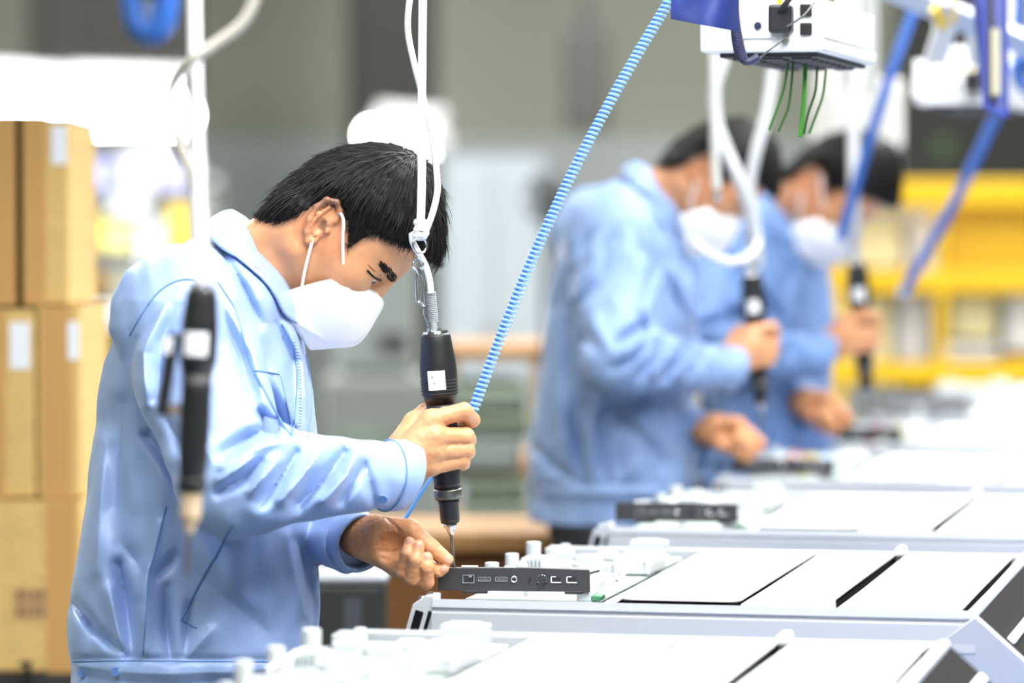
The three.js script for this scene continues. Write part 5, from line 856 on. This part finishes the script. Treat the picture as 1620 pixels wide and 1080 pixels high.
    for (const [x, y] of [[605, 789]]) { const q = cA.clone().lerp(cB, 0.30), p = at(x, y, D1 - 0.105); part('button', put(cyl(0.0062, 0.0062, 0.0022, 0, 0, 0, 20).rotateX(Math.PI / 2).rotateX(0.6).translate(p.x, p.y, p.z)), M('#6b95d0', 0.35), jacket); }
    for (const [x, y] of [[130, 1064], [183, 1062]]) { const p = drape(x, y); if (p) part('button', put(cyl(0.0055, 0.0055, 0.002, 0, 0, 0, 18).rotateX(Math.PI / 2).translate(p.x, p.y, p.z)), M('#5f86c4', 0.35), jacket); }
    const nails = HLf.tips; for (const [c, d, r] of nails) { const dir = d.clone().sub(c).normalize(), p = d.clone().addScaledVector(V3(0, 0, 1), r * 0.62).addScaledVector(dir, -0.001); part('fingernail', put(new THREE.SphereGeometry(1, 12, 8).scale(r * 0.5, r * 0.72, r * 0.26).applyQuaternion(new THREE.Quaternion().setFromUnitVectors(V3(0, 1, 0), V3(dir.x, dir.y, 0).normalize())).translate(p.x, p.y, p.z)), M('#cf9580', 0.4), t); }
  }
  // trousers and shoes
  const tr = legs.flatMap(([h, k, a]) => [capOf(h, k, 0.10, 0.075), capOf(k, a.clone().add(V3(0, 0.02, 0)), 0.075, 0.062)]); tr.push(capOf(V3(hx + lean * 0.4 * SC, hipY + 0.02, ZC - 0.055), V3(hx + lean * 0.4 * SC, hipY + 0.02, ZC + 0.055), 0.115, 0.115));
  const trB = boundsOf(tr, 0.02); part('trousers', put(nets((x, y, z) => { let d = 1e9; for (const c of tr) d = smin(d, sdCap(x, y, z, c), 0.02); d += 0.004 * noise3(x * 14, y * 9, z * 14); return smax(d, ank - 0.03 - y, 0.004); }, trB[0], trB[1], 0.014)), o.trousers || M('#23262d', 0.8), t);
  for (const [, , a] of legs) part('shoe', put(nets((x, y, z) => smax(smin(sdCap(x, y, z, capOf(a.clone().add(V3(-0.03, -0.045, 0)), a.clone().add(V3(0.16, -0.055, 0)), 0.048, 0.04)), sdCap(x, y, z, capOf(a.clone().add(V3(-0.02, -0.05, 0)), a.clone().add(V3(-0.01, 0.02, 0)), 0.045, 0.045)), 0.03), footY + 0.002 - y, 0.004), V3(a.x - 0.1, footY - 0.01, a.z - 0.07), V3(a.x + 0.22, a.y + 0.1, a.z + 0.07), 0.008)), rubber, t);
  t.userData.base = undefined; delete t.userData.base;
  return { t, base, place: (ear, yaw, s = 1) => { const rel = EAR.clone().sub(base).multiplyScalar(s).applyAxisAngle(V3(0, 1, 0), yaw); t.position.set(ear.x - rel.x, 0, ear.z - rel.z); t.rotation.y = yaw; t.scale.setScalar(s); t.updateMatrixWorld(); return t; } };
}
{
  const w = person({ label: 'worker in a pale blue jacket and white face mask driving a screw, in sharp focus', detail: true });
  w.t.position.copy(w.base);
}
function coworker(o) {
  const ear = at(...o.ear), floorY = EAR.y - ear.y / (o.s || 1);
  const w = person({ ...o, floorY }); const t = w.place(ear, o.yaw, o.s || 1);
  const tipD = J(718 + o.rh[0], 899 + o.rh[1], 0.02 + o.rh[2]), topD = J(689 + o.rh[0] - (o.lean || 0), 527 + o.rh[1], 0 + o.rh[2]);
  const toW = (p) => t.localToWorld(p.clone().sub(w.base));
  const s = screwdriver('electric_screwdriver', o.toolLabel); const a = toW(tipD), b = toW(topD); s.position.copy(a); s.quaternion.setFromUnitVectors(V3(0, 1, 0), b.clone().sub(a).normalize()); s.scale.setScalar(a.distanceTo(b) / 0.297); s.updateMatrixWorld();
  return { w, s, top: b };
}
const cloth2 = new THREE.MeshPhysicalMaterial({ color: lin('#7f9ac6'), roughness: 0.55, sheen: 0.5, sheenColor: lin('#cfe2ff'), sheenRoughness: 0.5 });
const c2 = coworker({ label: 'worker in a pale blue jacket standing second along the line, screwdriver in his fist', toolLabel: 'black screwdriver held by the second worker, hung from grey looped cables', ear: [1110, 272, 6.75], yaw: 0, drop: 58, rh: [-65, 72, 0.02], lh: [-62, 112, -0.02], elbowR: [285, 812, -0.17], elbowL: [330, 860, 0.26], cloth: cloth2 });
const c3 = coworker({ label: 'last worker along the line, bowed dark-haired head turned a little, before the yellow trolley', toolLabel: 'black screwdriver held up by the last worker before the yellow trolley', ear: [1306, 290, 7.5], s: 1.08, yaw: -0.46, bodyLean: 120, drop: 25, rh: [-54, 24, 0.02], lh: [-66, 40, -0.02], elbowR: [325, 775, -0.17], elbowL: [360, 815, 0.26], trousers: M('#3a4350', 0.8), cloth: new THREE.MeshPhysicalMaterial({ color: lin('#6c8dc0'), roughness: 0.6, sheen: 0.5, sheenColor: lin('#cfe2ff'), sheenRoughness: 0.5 }) });
{ // cables of the two farther tools
  const grey = M('#c4c6c6', 0.5), dd = 6.6, tk = (name, parent, d, pts, r, m = grey) => part(name, tube(pts.map(([x, y, z = 0]) => parent.worldToLocal(at(x, y, d + z))), r, 70, 9), m, parent);
  const top2 = c2.top; const p2 = [(top2.x / -top2.z) * F + 810, 365 + (CAM_H - top2.y) / -top2.z * F], dz2 = -top2.z;
  tk('power_cable', c2.s, dz2, [[p2[0], p2[1]], [p2[0] - 2, p2[1] - 45], [1186, 345, -0.05], [1170, 285, -0.1], [1150, 240, -0.1], [1134, 195, -0.1], [1130, 140, -0.1], [1146, 85, -0.1], [1150, -60, -0.1], [1152, -480, -0.1]], 0.0115);
  tk('looped_cable', c2.s, dz2, [[p2[0] + 2, p2[1] - 20], [1200, 385, -0.06], [1182, 408, -0.12], [1150, 414, -0.14], [1118, 400, -0.14], [1100, 384, -0.12]], 0.008);
  tk('second_cable', c2.s, dz2, [[1200, 420, -0.02], [1196, 370, -0.04], [1186, 300, -0.06], [1196, 240, -0.08], [1212, 180, -0.08], [1222, 110, -0.08], [1224, -60, -0.08], [1224, -480, -0.08]], 0.0105);
  const r = thing('hanging_rope', 'grey rope hanging straight in front of the second worker\'s temple', 'rope', [0, 0, 0]); part('rope', tube([[1125, -490], [1126, -60], [1128, 90], [1130, 200], [1133, 300]].map(([x, y]) => at(x, y, 6.4)), 0.008, 40, 8), M('#b7b9b5', 0.8), r); part('hook', tube([[1133, 298], [1131, 310], [1136, 316], [1141, 308]].map(([x, y]) => at(x, y, 6.4)), 0.005, 16, 7), steel, r);
  const top3 = c3.top, p3 = [(top3.x / -top3.z) * F + 810, 365 + (CAM_H - top3.y) / -top3.z * F], dz3 = -top3.z;
  tk('power_cable', c3.s, dz3, [[p3[0], p3[1]], [p3[0] - 4, p3[1] - 40], [1355, 370, -0.1], [1351, 300, -0.15], [1350, 220, -0.15], [1350, 140, -0.15], [1352, -60, -0.15], [1352, -360, -0.15]], 0.0105);
}
renderer.render(scene, camera);
